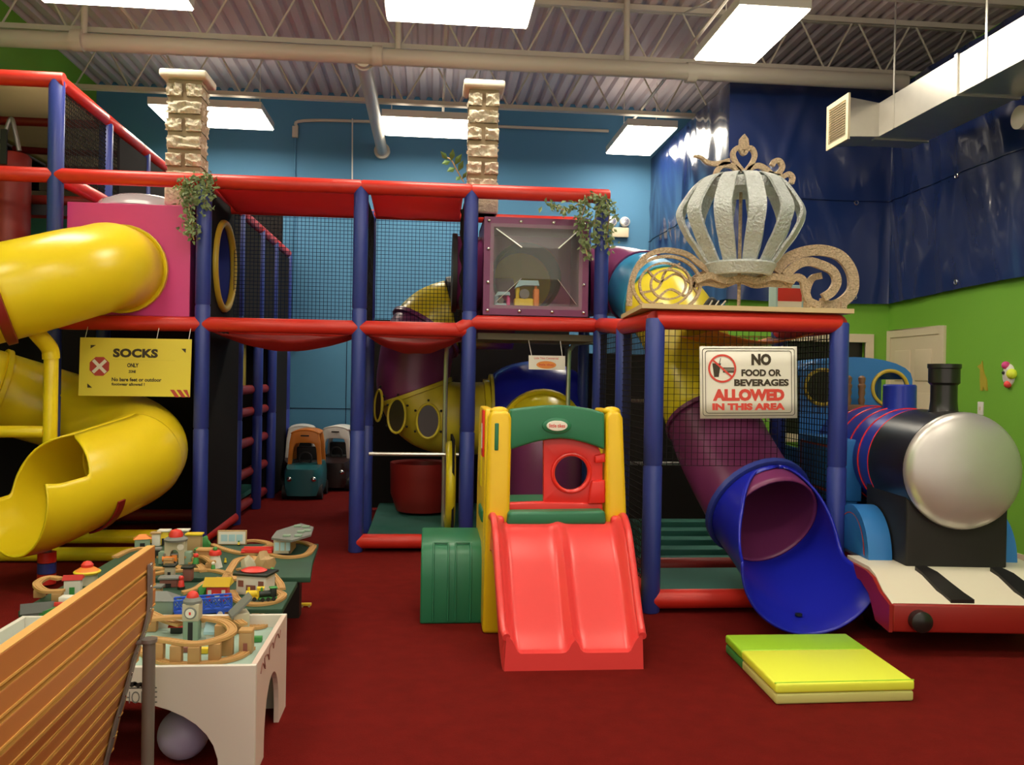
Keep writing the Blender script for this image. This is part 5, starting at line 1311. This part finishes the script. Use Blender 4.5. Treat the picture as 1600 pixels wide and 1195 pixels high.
pts = [at(x, y, X=AX1) for x, y in ((407, 1052), (410, 1036), (414, 1044), (413, 1028), (418, 1022), (420, 1030), (421, 1012), (426, 1004), (427, 1012), (430, 996), (434, 990), (436, 996), (438, 984))]
MB().tube([p+V((.001, 0, 0)) for p in cr(pts, 4)], .0028, 6).build('scribbled_name', 't_maroon', t)

bl_ = at(287, 1137, Y=3.45)
tag(MB().ball((bl_.x, 3.45, .098), .096, 20).build('ball', 'lavender'), 'pale lavender ball lying under the white train table', 'ball')

# ================================================================ green train boards behind
def board(pts, z, lab, legs):
    t = thing('train_table', lab, 'train table', (sum(p[0] for p in pts)/len(pts), sum(p[1] for p in pts)/len(pts), 0), 'green train tables')
    MB().prism([(x, y, z-.03) for x, y in pts], (0, 0, .03)).build('table_board', 'board_green', t, bevel=.004)
    for (x, y, wx, wy) in legs: MB().box((x-wx, y-wy, 0), (x+wx, y+wy, z-.031)).build('leg', 'dark_wood', t, smooth=False)
    return t
bxl = at(36, 950, Z=.4).x; bxf = at(165, 880, Z=.4).x
board([(bxl, 4.12), (-.665, 4.12), (-.675, 4.66), (bxl, 4.66)], .40, 'nearer green train table crowded with toys', [(-.80, 4.2, .05, .04), (bxl+.1, 4.2, .05, .04), (-.80, 4.58, .05, .04), (bxl+.1, 4.58, .05, .04)])
board([(bxf, 4.76), (-.62, 4.76), (-.66, 5.15), (-.695, 5.70), (bxf, 5.70)], .40, 'farther green train table reaching right under the grey engine shed', [(-.86, 5.45, .09, .05), (bxf+.1, 5.6, .05, .05), (-.86, 4.85, .05, .04), (bxf+.1, 4.85, .05, .04)])

# ---- wooden track
PROF = [(-.020, 0), (.020, 0), (.020, .012), (.0135, .012), (.0135, .009), (.009, .009), (.009, .012), (-.009, .012), (-.009, .009), (-.0135, .009), (-.0135, .012), (-.020, .012)]
def track(pts, lab, blocks=(), n_=8, closed=False, sc=1.0):
    path = cr(pts, n_); m = MB(); k = len(PROF)
    for i, p in enumerate(path):
        a, b = path[max(0, i-1)], path[min(len(path)-1, i+1)]
        if closed and i in (0, len(path)-1): a, b = path[-2], path[1]
        d = (b-a); d.z = 0; d.normalize(); sd = V((d.y, -d.x, 0))
        m.v += [p+sd*u*sc+V((0, 0, v)) for u, v in PROF]
    N = len(path)
    m.f = [(i*k+j, i*k+(j+1) % k, (i+1)*k+(j+1) % k, (i+1)*k+j) for i in range(N-1) for j in range(k)]+[tuple(range(k)), tuple((N-1)*k+j for j in range(k))]
    mid_ = path[len(path)//2]; t = thing('toy_track', lab, 'toy track', (mid_.x, mid_.y, min(p.z for p in path)), 'wooden toy tracks')
    m.build('rail_strip', 'track', t, angle=30)
    for (x, y, z0_, z1_) in blocks:
        MB().box((x-.022, y-.018, z0_), (x+.022, y+.018, z1_-.001), .003).build('support_block', 'track_block', t)
    return t
bedA, bedB = .366, .401
def P2(px, py, z): p = at(px, py, Z=z); return (p.x, p.y, z)
# near table: the raised oval in front and the loop lying round it
ov = [(232, 1000), (262, 1003), (300, 1008), (335, 1003), (362, 990), (352, 975), (318, 968), (280, 966), (240, 969), (218, 974)]
hz2 = bedA+.075
track([P2(x, y, hz2) for x, y in ov], 'raised wooden track bend on blocks at the front of the white table',
      [(*P2(x, y+1, hz2)[:2], bedA, hz2) for x, y in ((248, 1002), (276, 1006), (304, 1008), (336, 1003), (356, 993), (345, 974), (300, 967))])
track([P2(x, y, bedA+.001) for x, y in ((212, 1015), (235, 1028), (262, 1038), (300, 1040), (340, 1036), (372, 1028), (392, 1014))], 'flat wooden track curving along the front rim of the white table')
track([P2(x, y, bedA+.001) for x, y in ((345, 962), (372, 972), (398, 982), (416, 976), (414, 966), (395, 962))], 'wooden track bend at the right end of the white table')
track([P2(212, 948, bedA+.075), P2(235, 960, bedA+.06), P2(262, 972, bedA+.05), P2(283, 978, bedA+.045)], 'wooden ramp track sloping down to the clock tower', [(*P2(238, 964, bedA+.06)[:2], bedA, bedA+.058)])
track([P2(300, 968, bedA+.03), P2(325, 966, bedA+.035), P2(350, 972, bedA+.02)], 'short wooden track under the blue bridge', [])
# nearer green table
track([P2(x, y, bedB) for x, y in ((362, 925), (372, 940), (398, 946), (428, 942), (442, 932), (430, 925))], 'wooden track loop round the white toy station', n_=6)
track([P2(285, 928, bedB+.02), P2(305, 922, bedB+.03), P2(322, 912, bedB+.05), P2(345, 905, bedB+.05)], 'wooden ramp track beside the yellow roofed toy shed', [(*P2(322, 913, bedB+.05)[:2], bedB, bedB+.05)])
track([P2(x, y, bedB) for x, y in ((232, 900), (260, 895), (300, 892), (335, 893), (360, 900), (368, 908))], 'wooden track across the middle of the nearer green table')
# farther table
track([P2(x, y, bedB) for x, y in ((490, 855), (478, 868), (450, 872), (425, 868), (412, 858), (440, 850), (470, 848), (490, 855))], 'wooden track loop under the grey engine shed', n_=6)
track([P2(x, y, bedB+.0) for x, y in ((330, 852), (352, 860), (380, 866), (410, 864), (422, 852), (400, 846), (372, 848))], 'wooden track loop in front of the picture board', n_=6)
track([P2(x, y, bedB+.0) for x, y in ((352, 905), (362, 888), (372, 876), (395, 872), (400, 880))], 'wooden track bending past the small lighthouse')
track([P2(x, y, bedB+.0) for x, y in ((230, 868), (255, 872), (285, 878), (310, 884), (318, 894))], 'wooden track running left of the lighthouse')
track([P2(x, y, bedB+.0) for x, y in ((180, 872), (200, 862), (222, 858), (245, 862))], 'wooden track at the far left of the farther green table')
track([P2(100, 925, bedB+.04), P2(70, 925, bedB+.04), P2(58, 914, bedB+.04), P2(75, 904, bedB+.04), P2(95, 906, bedB+.04)], 'raised wooden track bend left of the barrier', [(*P2(62, 920, bedB+.04)[:2], bedB, bedB+.04), (*P2(90, 926, bedB+.04)[:2], bedB, bedB+.04)])

# ---- toy buildings: px, py = middle of the foot
def toy_house(px, py, z, w_, d_, h_, wall, roof, lab, kind='gable', rz=0.0, win='black', name='toy_building', rh=None, over=.008):
    p = at(px, py, Z=z); t = thing(name, lab, 'toy building', (p.x, p.y+d_/2, z), 'toy buildings on the train tables', rz); o = V((p.x, p.y+d_/2, z))
    def Q(mb, nm, m, parent=None, **k): mb.v = [v+o for v in mb.v]; return mb.build(nm, m, parent or t, **k)
    Q(MB().box((-w_/2, -d_/2, 0), (w_/2, d_/2, h_), .003), 'walls', wall)
    rh = rh or w_*.3
    if kind == 'gable':
        Q(MB().prism([(-w_/2-over, -d_/2-over, h_), (w_/2+over, -d_/2-over, h_), (w_/2+over, 0, h_+rh), (-w_/2-over, 0, h_+rh)][:2]+[(w_/2+over, 0, h_+rh), (-w_/2-over, 0, h_+rh)], (0, .006, -.004)), 'roof_slope', roof, smooth=False)
        Q(MB().prism([(-w_/2-over, -d_/2-over, h_), (-w_/2-over, d_/2+over, h_), (-w_/2-over, 0, h_+rh)], (w_+2*over, 0, 0)), 'roof', roof, smooth=False)
    elif kind == 'flat':
        Q(MB().box((-w_/2-over, -d_/2-over, h_), (w_/2+over, d_/2+over, h_+.012), .003), 'roof', roof)
    elif kind == 'dome':
        Q(MB().lathe([(w_*.62, h_), (w_*.62, h_+.012), (w_*.45, h_+.025)], (0, 0, 0), 20), 'roof', 't_grey'); Q(MB().lathe([(w_*.40, h_+.02), (w_*.42, h_+.02+w_*.12), (w_*.32, h_+.02+w_*.36), (w_*.12, h_+.02+w_*.5), (.001, h_+.02+w_*.52)], (0, 0, 0), 20), 'dome', roof)
    elif kind == 'hip':
        Q(MB().add([(-w_/2-over, -d_/2-over, h_), (w_/2+over, -d_/2-over, h_), (w_/2+over, d_/2+over, h_), (-w_/2-over, d_/2+over, h_), (-w_*.2, 0, h_+rh), (w_*.2, 0, h_+rh)], [(0, 1, 5, 4), (1, 2, 5), (2, 3, 4, 5), (3, 0, 4), (3, 2, 1, 0)]), 'roof', roof, smooth=False)
    elif kind == 'slope':
        Q(MB().prism([(-w_/2-over, -d_/2-over, h_-.02), (-w_/2-over, d_/2+over, h_+rh), (-w_/2-over, d_/2+over, h_+rh+.012), (-w_/2-over, -d_/2-over, h_-.008)], (w_+2*over, 0, 0)), 'roof', roof, smooth=False)
    if win:
        Q(MB().box((-w_*.16, -d_/2-.002, .002), (w_*.16, -d_/2+.001, h_*.52)), 'doorway', win, smooth=False)
        if w_ > .09:
            for s_ in (-1, 1): Q(MB().box((s_*w_*.34-w_*.09, -d_/2-.002, h_*.42), (s_*w_*.34+w_*.09, -d_/2+.001, h_*.75)), 'window', win, smooth=False)
    return t, o, Q
# white table
tt, o, Q = toy_house(297, 1002, bedA, .062, .06, .155, 't_sage', 't_red', 'sage toy clock tower with a red dome on the white table', 'dome', name='toy_clock_tower')
Q(MB().box((-.034, -.034, .085), (.034, .032, .157), .003), 'upper_storey', 't_stone'); 
Q(MB().lathe([(.001, -.039), (.024, -.039), (.026, -.034)], (0, 0, .12), 24, 'y'), 'clock_rim', 't_grey'); Q(MB().lathe([(.001, -.0405), (.019, -.0402), (.02, -.038)], (0, 0, .12), 24, 'y'), 'clock_face', 't_white'); Q(MB().box((-.004, -.0415, .114), (.004, -.0405, .126)), 'clock_hands', 't_red', smooth=False)
toy_house(372, 985, bedA, .085, .07, .075, 't_stone', 't_grey', 'stone toy shed with a steep grey roof at the right of the white table', 'slope', rz=-1.2, rh=.06)
toy_house(383, 1022, bedA, .052, .05, .085, 't_tan', 'track', 'tall light wood toy crate beside the raised track', 'flat', win='t_maroon', over=.002)
toy_house(247, 968, bedA, .13, .09, .085, 't_sage', 't_grey', 'long grey roofed toy station beside the blue bridge', 'hip', win=None, rh=.035)
toy_house(52, 975, bedA, .12, .08, .05, 't_grey', 't_grey', 'low grey toy shed seen over the barrier at the left', 'gable', win=None, rz=.4)
toy_house(330, 1000, bedA, .045, .03, .045, 't_white', 't_sky', 'little white and blue toy hut inside the raised oval', 'slope', win=None, rh=.02)
toy_house(275, 990, bedA, .05, .04, .03, 't_black', 't_red', 'small red roofed crossing hut left of the clock tower', 'gable', win=None)
# bridge
pa, pb = at(272, 962, Z=bedA+.03), at(362, 955, Z=bedA+.03)
t = thing('toy_bridge', 'blue lattice toy bridge spanning the white table', 'toy bridge', (pa+pb)/2)
d = (pb-pa); d.z = 0; L_ = d.length; d.normalize(); nn = V((-d.y, d.x, 0)); base = V((pa.x, pa.y, bedA+.035))
MB().obox(base+d*L_/2+nn*.03, d*L_/2, nn*.03, (0, 0, .006)).build('bridge_deck', 't_blue', t, smooth=False)
for s_ in (0, .06):
    m = MB(); b0 = base+nn*s_
    for z in (.012, .062): m.cyl(b0+V((0, 0, z)), b0+d*L_+V((0, 0, z)), .0045, 6)
    for i in range(7):
        p0 = b0+d*(L_*i/6); m.cyl(p0+V((0, 0, .01)), p0+V((0, 0, .062)), .003, 6)
        if i < 6: m.cyl(p0+V((0, 0, .012)), p0+d*(L_/6)+V((0, 0, .062)), .003, 6); m.cyl(p0+V((0, 0, .062)), p0+d*(L_/6)+V((0, 0, .012)), .003, 6)
    m.build('lattice_side', 't_blue', t)
for k in (.08, .80):
    c = base+d*(L_*k)-nn*.004; MB().obox(c+V((0, 0, -.012)), d*.018, nn*.003, (0, 0, .022)).build('bridge_plate', 't_blue', t, smooth=False)
    MB().lathe([(.001, -.003), (.012, -.003), (.012, 0)], c+V((0, -.005, -.01)), 16, 'y').build('round_badge', 't_white', t)
for k in (.12, .86):
    c = base+d*(L_*k)+nn*.03; MB().box((c.x-.02, c.y-.025, bedA), (c.x+.02, c.y+.025, bedA+.028)).build('pier', 'track_block', t, smooth=False)
# nearer green table
tt, o, Q = toy_house(396, 930, bedB, .155, .11, .095, 't_white', 't_black', 'white toy station with a black and red roof on the nearer green table', 'flat', rz=-.25, win='t_maroon', over=.014, name='toy_station')
Q(MB().lathe([(.05, .107), (.055, .113), (.035, .124), (.001, .126)], (-.01, 0, 0), 20, sx=1.2), 'roof_badge', 't_red')
tt, o, Q = toy_house(338, 940, bedB, .095, .07, .075, 't_red', 't_yellow', 'red toy shed with a yellow roof behind the blue bridge', 'gable', win='t_white', rh=.035, over=.016)
toy_house(262, 918, bedB, .085, .05, .04, 't_maroon', 't_grey', 'brown toy station with flat grey roofs behind the grey station', 'flat', rz=.1)
toy_house(264, 902, bedB, .05, .035, .055, 't_stone', 't_black', 'small cream toy kiosk with a dark roof', 'flat')
toy_house(238, 932, bedB, .075, .045, .04, 't_tan', 't_grey', 'tan toy shelter with a grey roof close to the steel strap', 'flat')
toy_house(292, 908, bedB, .045, .05, .065, 't_maroon', 't_black', 'brown toy tower behind the yellow roofed shed', 'flat', win=None)
def figure(px, py, z, body, head, lab, h=.05):
    p = at(px, py, Z=z); t = thing('toy_signal', lab, 'toy', (p.x, p.y, z), 'small toys on the train tables')
    MB().cyl((p.x, p.y, z), (p.x, p.y, z+h*.2), h*.3, 12).build('base', 't_black', t)
    MB().lathe([(h*.26, h*.2), (h*.2, h*.6), (h*.12, h*.75)], (p.x, p.y, z), 12).build('body', body, t)
    MB().ball((p.x, p.y, z+h*.85), h*.2, 8).build('head', head, t)
figure(283, 920, bedB, 't_red', 't_red', 'red toy figure standing left of the yellow roofed shed', .065)
figure(298, 898, bedB, 't_red', 't_red', 'small red toy signal near the middle of the tracks')
figure(333, 892, bedB, 't_green', 't_white', 'green toy figure with a white top on the middle track', .05)
figure(352, 880, bedB, 't_yellow', 't_yellow', 'little yellow toy figure right of the lighthouse', .03)
figure(373, 852, bedB, 't_yellow', 't_green', 'tiny yellow and green toy in front of the picture board', .03)
figure(306, 884, bedB, 't_green', 't_red', 'green and red toy signal left of the lighthouse', .07)
figure(284, 878, bedB, 't_green', 't_green', 'small green toy tree beside the castle gate', .055)
figure(425, 905, bedB+.03, 't_green', 't_green', 'green toy tree at the right of the white station', .06)
# toy engines
def toy_train(px, py, z, rz, c1, c2, lab, name='toy_engine'):
    p = at(px, py, Z=z); t = thing(name, lab, 'toy train', (p.x, p.y, z), 'toy trains on the train tables', rz); o = V((p.x, p.y, z))
    def Q(mb, nm, m, **k): mb.v = [v+o for v in mb.v]; return mb.build(nm, m, t, **k)
    Q(MB().box((-.042, -.016, .008), (.042, .016, .018), .002), 'chassis', c2); Q(MB().cyl((-.040, 0, .034), (.012, 0, .034), .015, 14), 'boiler', c1)
    Q(MB().box((.012, -.016, .018), (.040, .016, .058), .003), 'cab', c1); Q(MB().box((.008, -.019, .058), (.044, .019, .063), .002), 'cab_roof', c2); Q(MB().cyl((-.028, 0, .045), (-.028, 0, .064), .006, 10), 'chimney', c2)
    for x in (-.026, .0, .026):
        for s_ in (-1, 1): Q(MB().cyl((x, s_*.017, .010), (x, s_*.021, .010), .010, 12), 'wheel', 'black')
toy_train(418, 938, bedB+.012, .35, 't_black', 't_green', 'dark green toy engine on the loop in front of the white station')
toy_train(398, 938, bedB+.012, .1, 't_yellow', 't_yellow', 'yellow toy wagon coupled behind the dark green toy engine', 'toy_wagon')
toy_train(265, 882, bedB, .2, 't_orange', 't_grey', 'orange and grey toy truck below the castle gate', 'toy_wagon')
# farther table
p = at(336, 886, Z=bedB); t = thing('toy_lighthouse', 'white toy lighthouse with a red top between the green tables', 'toy building', (p.x, p.y, bedB))
MB().lathe([(.042, 0), (.04, .01), (.028, .055), (.024, .07)], (p.x, p.y, bedB), 8).build('tower', 't_white', t, angle=20)
MB().lathe([(.034, .07), (.036, .08), (.030, .094), (.02, .096)], (p.x, p.y, bedB), 12).build('red_top', 't_red', t); MB().ball((p.x, p.y, bedB+.103), .013, 8).build('green_knob', 't_green', t)
p0, p1 = at(338, 852, Z=bedB), at(384, 852, Z=bedB)
t = thing('picture_board', 'toy picture board with three blue snow pictures at the back', 'toy', ((p0.x+p1.x)/2, p0.y, bedB)); X, Yb_ = (p0.x+p1.x)/2, p0.y+.02; hw_ = (p1.x-p0.x)/2
MB().box((X-hw_, Yb_, bedB), (X+hw_, Yb_+.016, bedB+.092), .003).build('board', 't_tan', t)
MB().box((X-hw_*.92, Yb_-.001, bedB+.006), (X+hw_*.92, Yb_+.001, bedB+.084)).build('picture_ground', 't_white', t, smooth=False)
for i in (-1, 0, 1): MB().box((X+i*hw_*.52-hw_*.22, Yb_-.002, bedB+.022), (X+i*hw_*.52+hw_*.22, Yb_, bedB+.066)).build('blue_picture', 't_sky', t, smooth=False)
# grey engine shed: fan shaped roof
p0 = at(427, 868, Z=bedB); p1 = at(452, 871, Z=bedB)
t = thing('toy_engine_shed', 'toy engine shed with a fan shaped grey roof at the right end', 'toy building', (p0.x+.08, p0.y+.1, bedB)); hh = .095
MB().box((p0.x, p0.y, bedB+.012), (p1.x, p0.y+.025, bedB+hh), .002).build('front_wall', 't_stone', t)
for i in range(3): MB().box((p0.x+.008+i*.033, p0.y-.002, bedB+.03), (p0.x+.033+i*.033, p0.y, bedB+.08)).build('window', 't_blue' if i == 9 else 't_sky', t, smooth=False)
MB().box((p1.x-.012, p0.y+.0, bedB+.012), (p1.x, p0.y+.20, bedB+hh)).build('side_wall', 't_tan', t, smooth=False)
r1, r2, r3, r4, r5, r6 = [at(x, y, Z=bedB+hh) for x, y in ((424, 843), (456, 847), (486, 838), (490, 826), (470, 820), (432, 832))]
MB().prism([r1, r2, r3, r4, r5, r6], (0, 0, .012)).build('roof', 't_grey', t, smooth=False)
for (x, y) in ((448, 838), (466, 838), (470, 832), (480, 830), (478, 824), (465, 823)):
    c = at(x, y, Z=bedB+hh+.012); MB().box((c.x-.022, c.y-.016, bedB+hh+.012), (c.x+.022, c.y+.016, bedB+hh+.024), .003).build('roof_vent', 't_sage', t)
# castle gate with clock and red dome
p = at(272, 882, Z=bedB); X, Yc_ = p.x, p.y+.03
t = thing('toy_castle', 'cream toy castle gate with a red dome and clock', 'toy building', (X, Yc_, bedB))
n_ = 12; pts = [(-.055, 0), (-.055, .13), (.055, .13), (.055, 0), (.024, 0)]+[(.024*math.cos(PI*i/n_), .055+.03*math.sin(PI*i/n_)) for i in range(n_+1)]+[(-.024, 0)]
MB().prism([(X+u, Yc_-.03, bedB+v) for u, v in pts], (0, .06, 0)).build('gate', 't_stone', t, smooth=False)
MB().lathe([(.062, .13), (.066, .142), (.045, .155)], (X, Yc_, bedB), 16).build('roof', 't_grey', t); MB().lathe([(.038, .15), (.040, .17), (.028, .19), (.001, .20)], (X, Yc_, bedB), 16).build('dome', 't_red', t)
MB().lathe([(.001, -.034), (.018, -.034), (.019, -.03)], (X+.034, Yc_, bedB+.10), 18, 'y').build('clock_face', 't_white', t)
for u in (-.072, .072): MB().box((X+u-.018, Yc_-.025, bedB), (X+u+.018, Yc_+.025, bedB+.07), .003).build('side_tower', 't_sage', t)
toy_house(302, 862, bedB, .085, .05, .10, 't_tan', 't_yellow', 'tall wooden toy frame with a yellow cabin on top, right of the castle', 'flat', win=None)
tt, o, Q = toy_house(255, 852, bedB, .06, .045, .085, 't_yellow', 't_white', 'yellow toy tower with a white roof behind the castle', 'flat')
toy_house(284, 851, bedB, .07, .04, .085, 't_grey', 't_white', 'grey toy tower with white block behind the castle', 'flat', win=None)
toy_house(318, 880, bedB, .07, .05, .07, 'track_block', 'track', 'light wood toy bridge tower left of the lighthouse', 'flat', win='t_tan')
toy_house(220, 855, bedB, .09, .06, .05, 't_sage', 't_orange', 'low toy depot with an orange roof beside the far end of the barrier', 'hip', rz=.3)
toy_house(240, 872, bedB, .06, .05, .045, 't_black', 't_grey', 'small dark toy garage with a grey roof', 'flat', rz=.2)
toy_house(262, 885, bedB, .05, .05, .03, 'track_block', 'track_block', 'plain wooden toy block below the castle gate', 'flat', win=None, over=.0)
# red train with a flat red bridge
p = at(408, 862, Z=bedB+.012); t = thing('toy_drawbridge', 'red and wood toy drawbridge left of the grey engine shed', 'toy bridge', p)
MB().box((p.x-.10, p.y-.03, p.z), (p.x+.06, p.y+.03, p.z+.014), .004).build('deck', 'track', t)
for s_ in (-1, 1): MB().box((p.x-.11, p.y+s_*.034-.006, p.z), (p.x+.07, p.y+s_*.034+.006, p.z+.026), .003).build('red_rail', 't_red', t)
for s_ in (-1, 1): MB().box((p.x-.02+s_*.08-.012, p.y-.045, p.z), (p.x-.02+s_*.08+.012, p.y+.045, p.z+.012), .003).build('red_cross_bar', 't_red', t)
# toys left of the barrier
p = at(136, 912, Z=bedB); t = thing('toy_roundabout', 'orange topped round toy tower with a red knob left of the barrier', 'toy building', (p.x, p.y, bedB))
MB().lathe([(.05, 0), (.048, .055)], (p.x, p.y, bedB), 20).build('drum', 't_stone', t); MB().lathe([(.062, .055), (.066, .064), (.06, .07)], (p.x, p.y, bedB), 24).build('rim', 't_yellow', t)
MB().lathe([(.058, .07), (.035, .085), (.02, .09)], (p.x, p.y, bedB), 24).build('top', 't_orange', t); MB().lathe([(.028, .085), (.03, .1), (.018, .115), (.001, .12)], (p.x, p.y, bedB), 16).build('knob', 't_red', t)
toy_house(111, 930, bedB, .075, .05, .075, 't_white', 't_red', 'white toy house with a red roof left of the barrier', 'gable', rz=.15, win='t_green', rh=.02)
p = at(75, 962, Z=bedB); t = thing('toy_hill', 'small green toy ramp with a white block behind the barrier', 'toy', (p.x, p.y+.05, bedB))
MB().prism([(p.x-.08, p.y, bedB), (p.x+.07, p.y, bedB), (p.x+.07, p.y, bedB+.05)], (0, .12, 0)).build('ramp', 't_green', t, smooth=False)
MB().box((p.x+.03, p.y+.03, bedB+.05), (p.x+.09, p.y+.08, bedB+.075), .004).build('white_block', 't_white', t); MB().box((p.x+.015, p.y+.02, bedB+.035), (p.x+.06, p.y+.028, bedB+.055), .003).build('red_block', 't_red', t)
# stray yellow toy on the carpet
p = at(478, 948, Z=0); t = thing('toy_wagon', 'tiny yellow toy lying alone on the carpet by the green table', 'toy', (p.x, p.y, 0))
MB().box((p.x-.035, p.y-.012, .008), (p.x+.035, p.y+.012, .026), .004).build('body', 't_yellow', t)
for dx in (-.022, .022): MB().cyl((p.x+dx, p.y-.016, .008), (p.x+dx, p.y+.016, .008), .008, 10).build('wheel', 't_tan', t)

# more small pieces filling the tables
def rock(px, py, sc, m, lab, seed, name='toy_rock'):
    p = at(px, py, Z=bedB); mb = MB(); bm = bmesh.new(); bmesh.ops.create_icosphere(bm, subdivisions=2, radius=1)
    for v in bm.verts:
        k = 1+.35*noise.noise(v.co*1.7+V((seed, 0, 0))); v.co = V((p.x+v.co.x*.045*sc*k, p.y+v.co.y*.035*sc*k, bedB+max(0, (v.co.z+.5)*.055*sc*k)))
    o = mb.frombm(bm).build(name, m, angle=20); tag(o, lab, 'toy', 'small toys on the train tables')
rock(388, 893, 1.0, 't_stone', 'cream toy rock peeping out left behind the white station', 1)
rock(412, 892, 1.25, 't_tan', 'tan toy rock standing behind the right corner of the white station', 4)
rock(320, 932, .8, 't_green', 'flat green toy hill left of the red toy shed', 6)
rock(392, 890, .7, 't_green', 'green toy hedge between the picture board and the white station', 9)
rock(318, 856, .9, 't_green', 'round green toy bush behind the tall wooden frame', 12)
track([P2(x, y, bedB) for x, y in ((372, 892), (395, 888), (420, 896), (436, 912), (440, 922))], 'wooden track passing behind the white toy station', n_=6)
track([P2(x, y, bedB+.035) for x, y in ((285, 872), (300, 868), (320, 872), (332, 880))], 'raised wooden track stub beside the castle gate', [(*P2(305, 870, bedB+.035)[:2], bedB, bedB+.035), (*P2(328, 879, bedB+.035)[:2], bedB, bedB+.035)])
track([P2(x, y, bedB+.001) for x, y in ((235, 888), (252, 890), (272, 886), (290, 893))], 'short wooden track in front of the castle gate')
track([P2(x, y, bedA+.04) for x, y in ((312, 972), (335, 966), (362, 968), (380, 978))], 'wooden track behind the clock tower running to the grey shed', [(*P2(335, 967, bedA+.04)[:2], bedA, bedA+.04), (*P2(372, 974, bedA+.04)[:2], bedA, bedA+.04)])
for px_, py_, m_, lab in ((318, 1020, 't_yellow', 'small yellow toy block under the raised oval'), (345, 1012, 't_sky', 'pale blue toy card lying under the raised oval'), (402, 1002, 't_green', 'green toy block by the right rim of the white table'), (290, 1018, 't_maroon', 'brown toy block under the raised oval')):
    p = at(px_, py_, Z=bedA); tag(MB().box((p.x-.02, p.y-.014, bedA), (p.x+.02, p.y+.014, bedA+.022), .003).build('toy_block', m_), lab, 'toy', 'small toys on the train tables')
toy_house(243, 853, bedB, .05, .04, .075, 't_white', 't_tan', 'slim white toy tower next to the yellow tower', 'flat', win=None)
toy_house(312, 868, bedB, .05, .04, .03, 't_stone', 't_green', 'low cream toy platform with a green top by the wooden frame', 'flat', win=None)
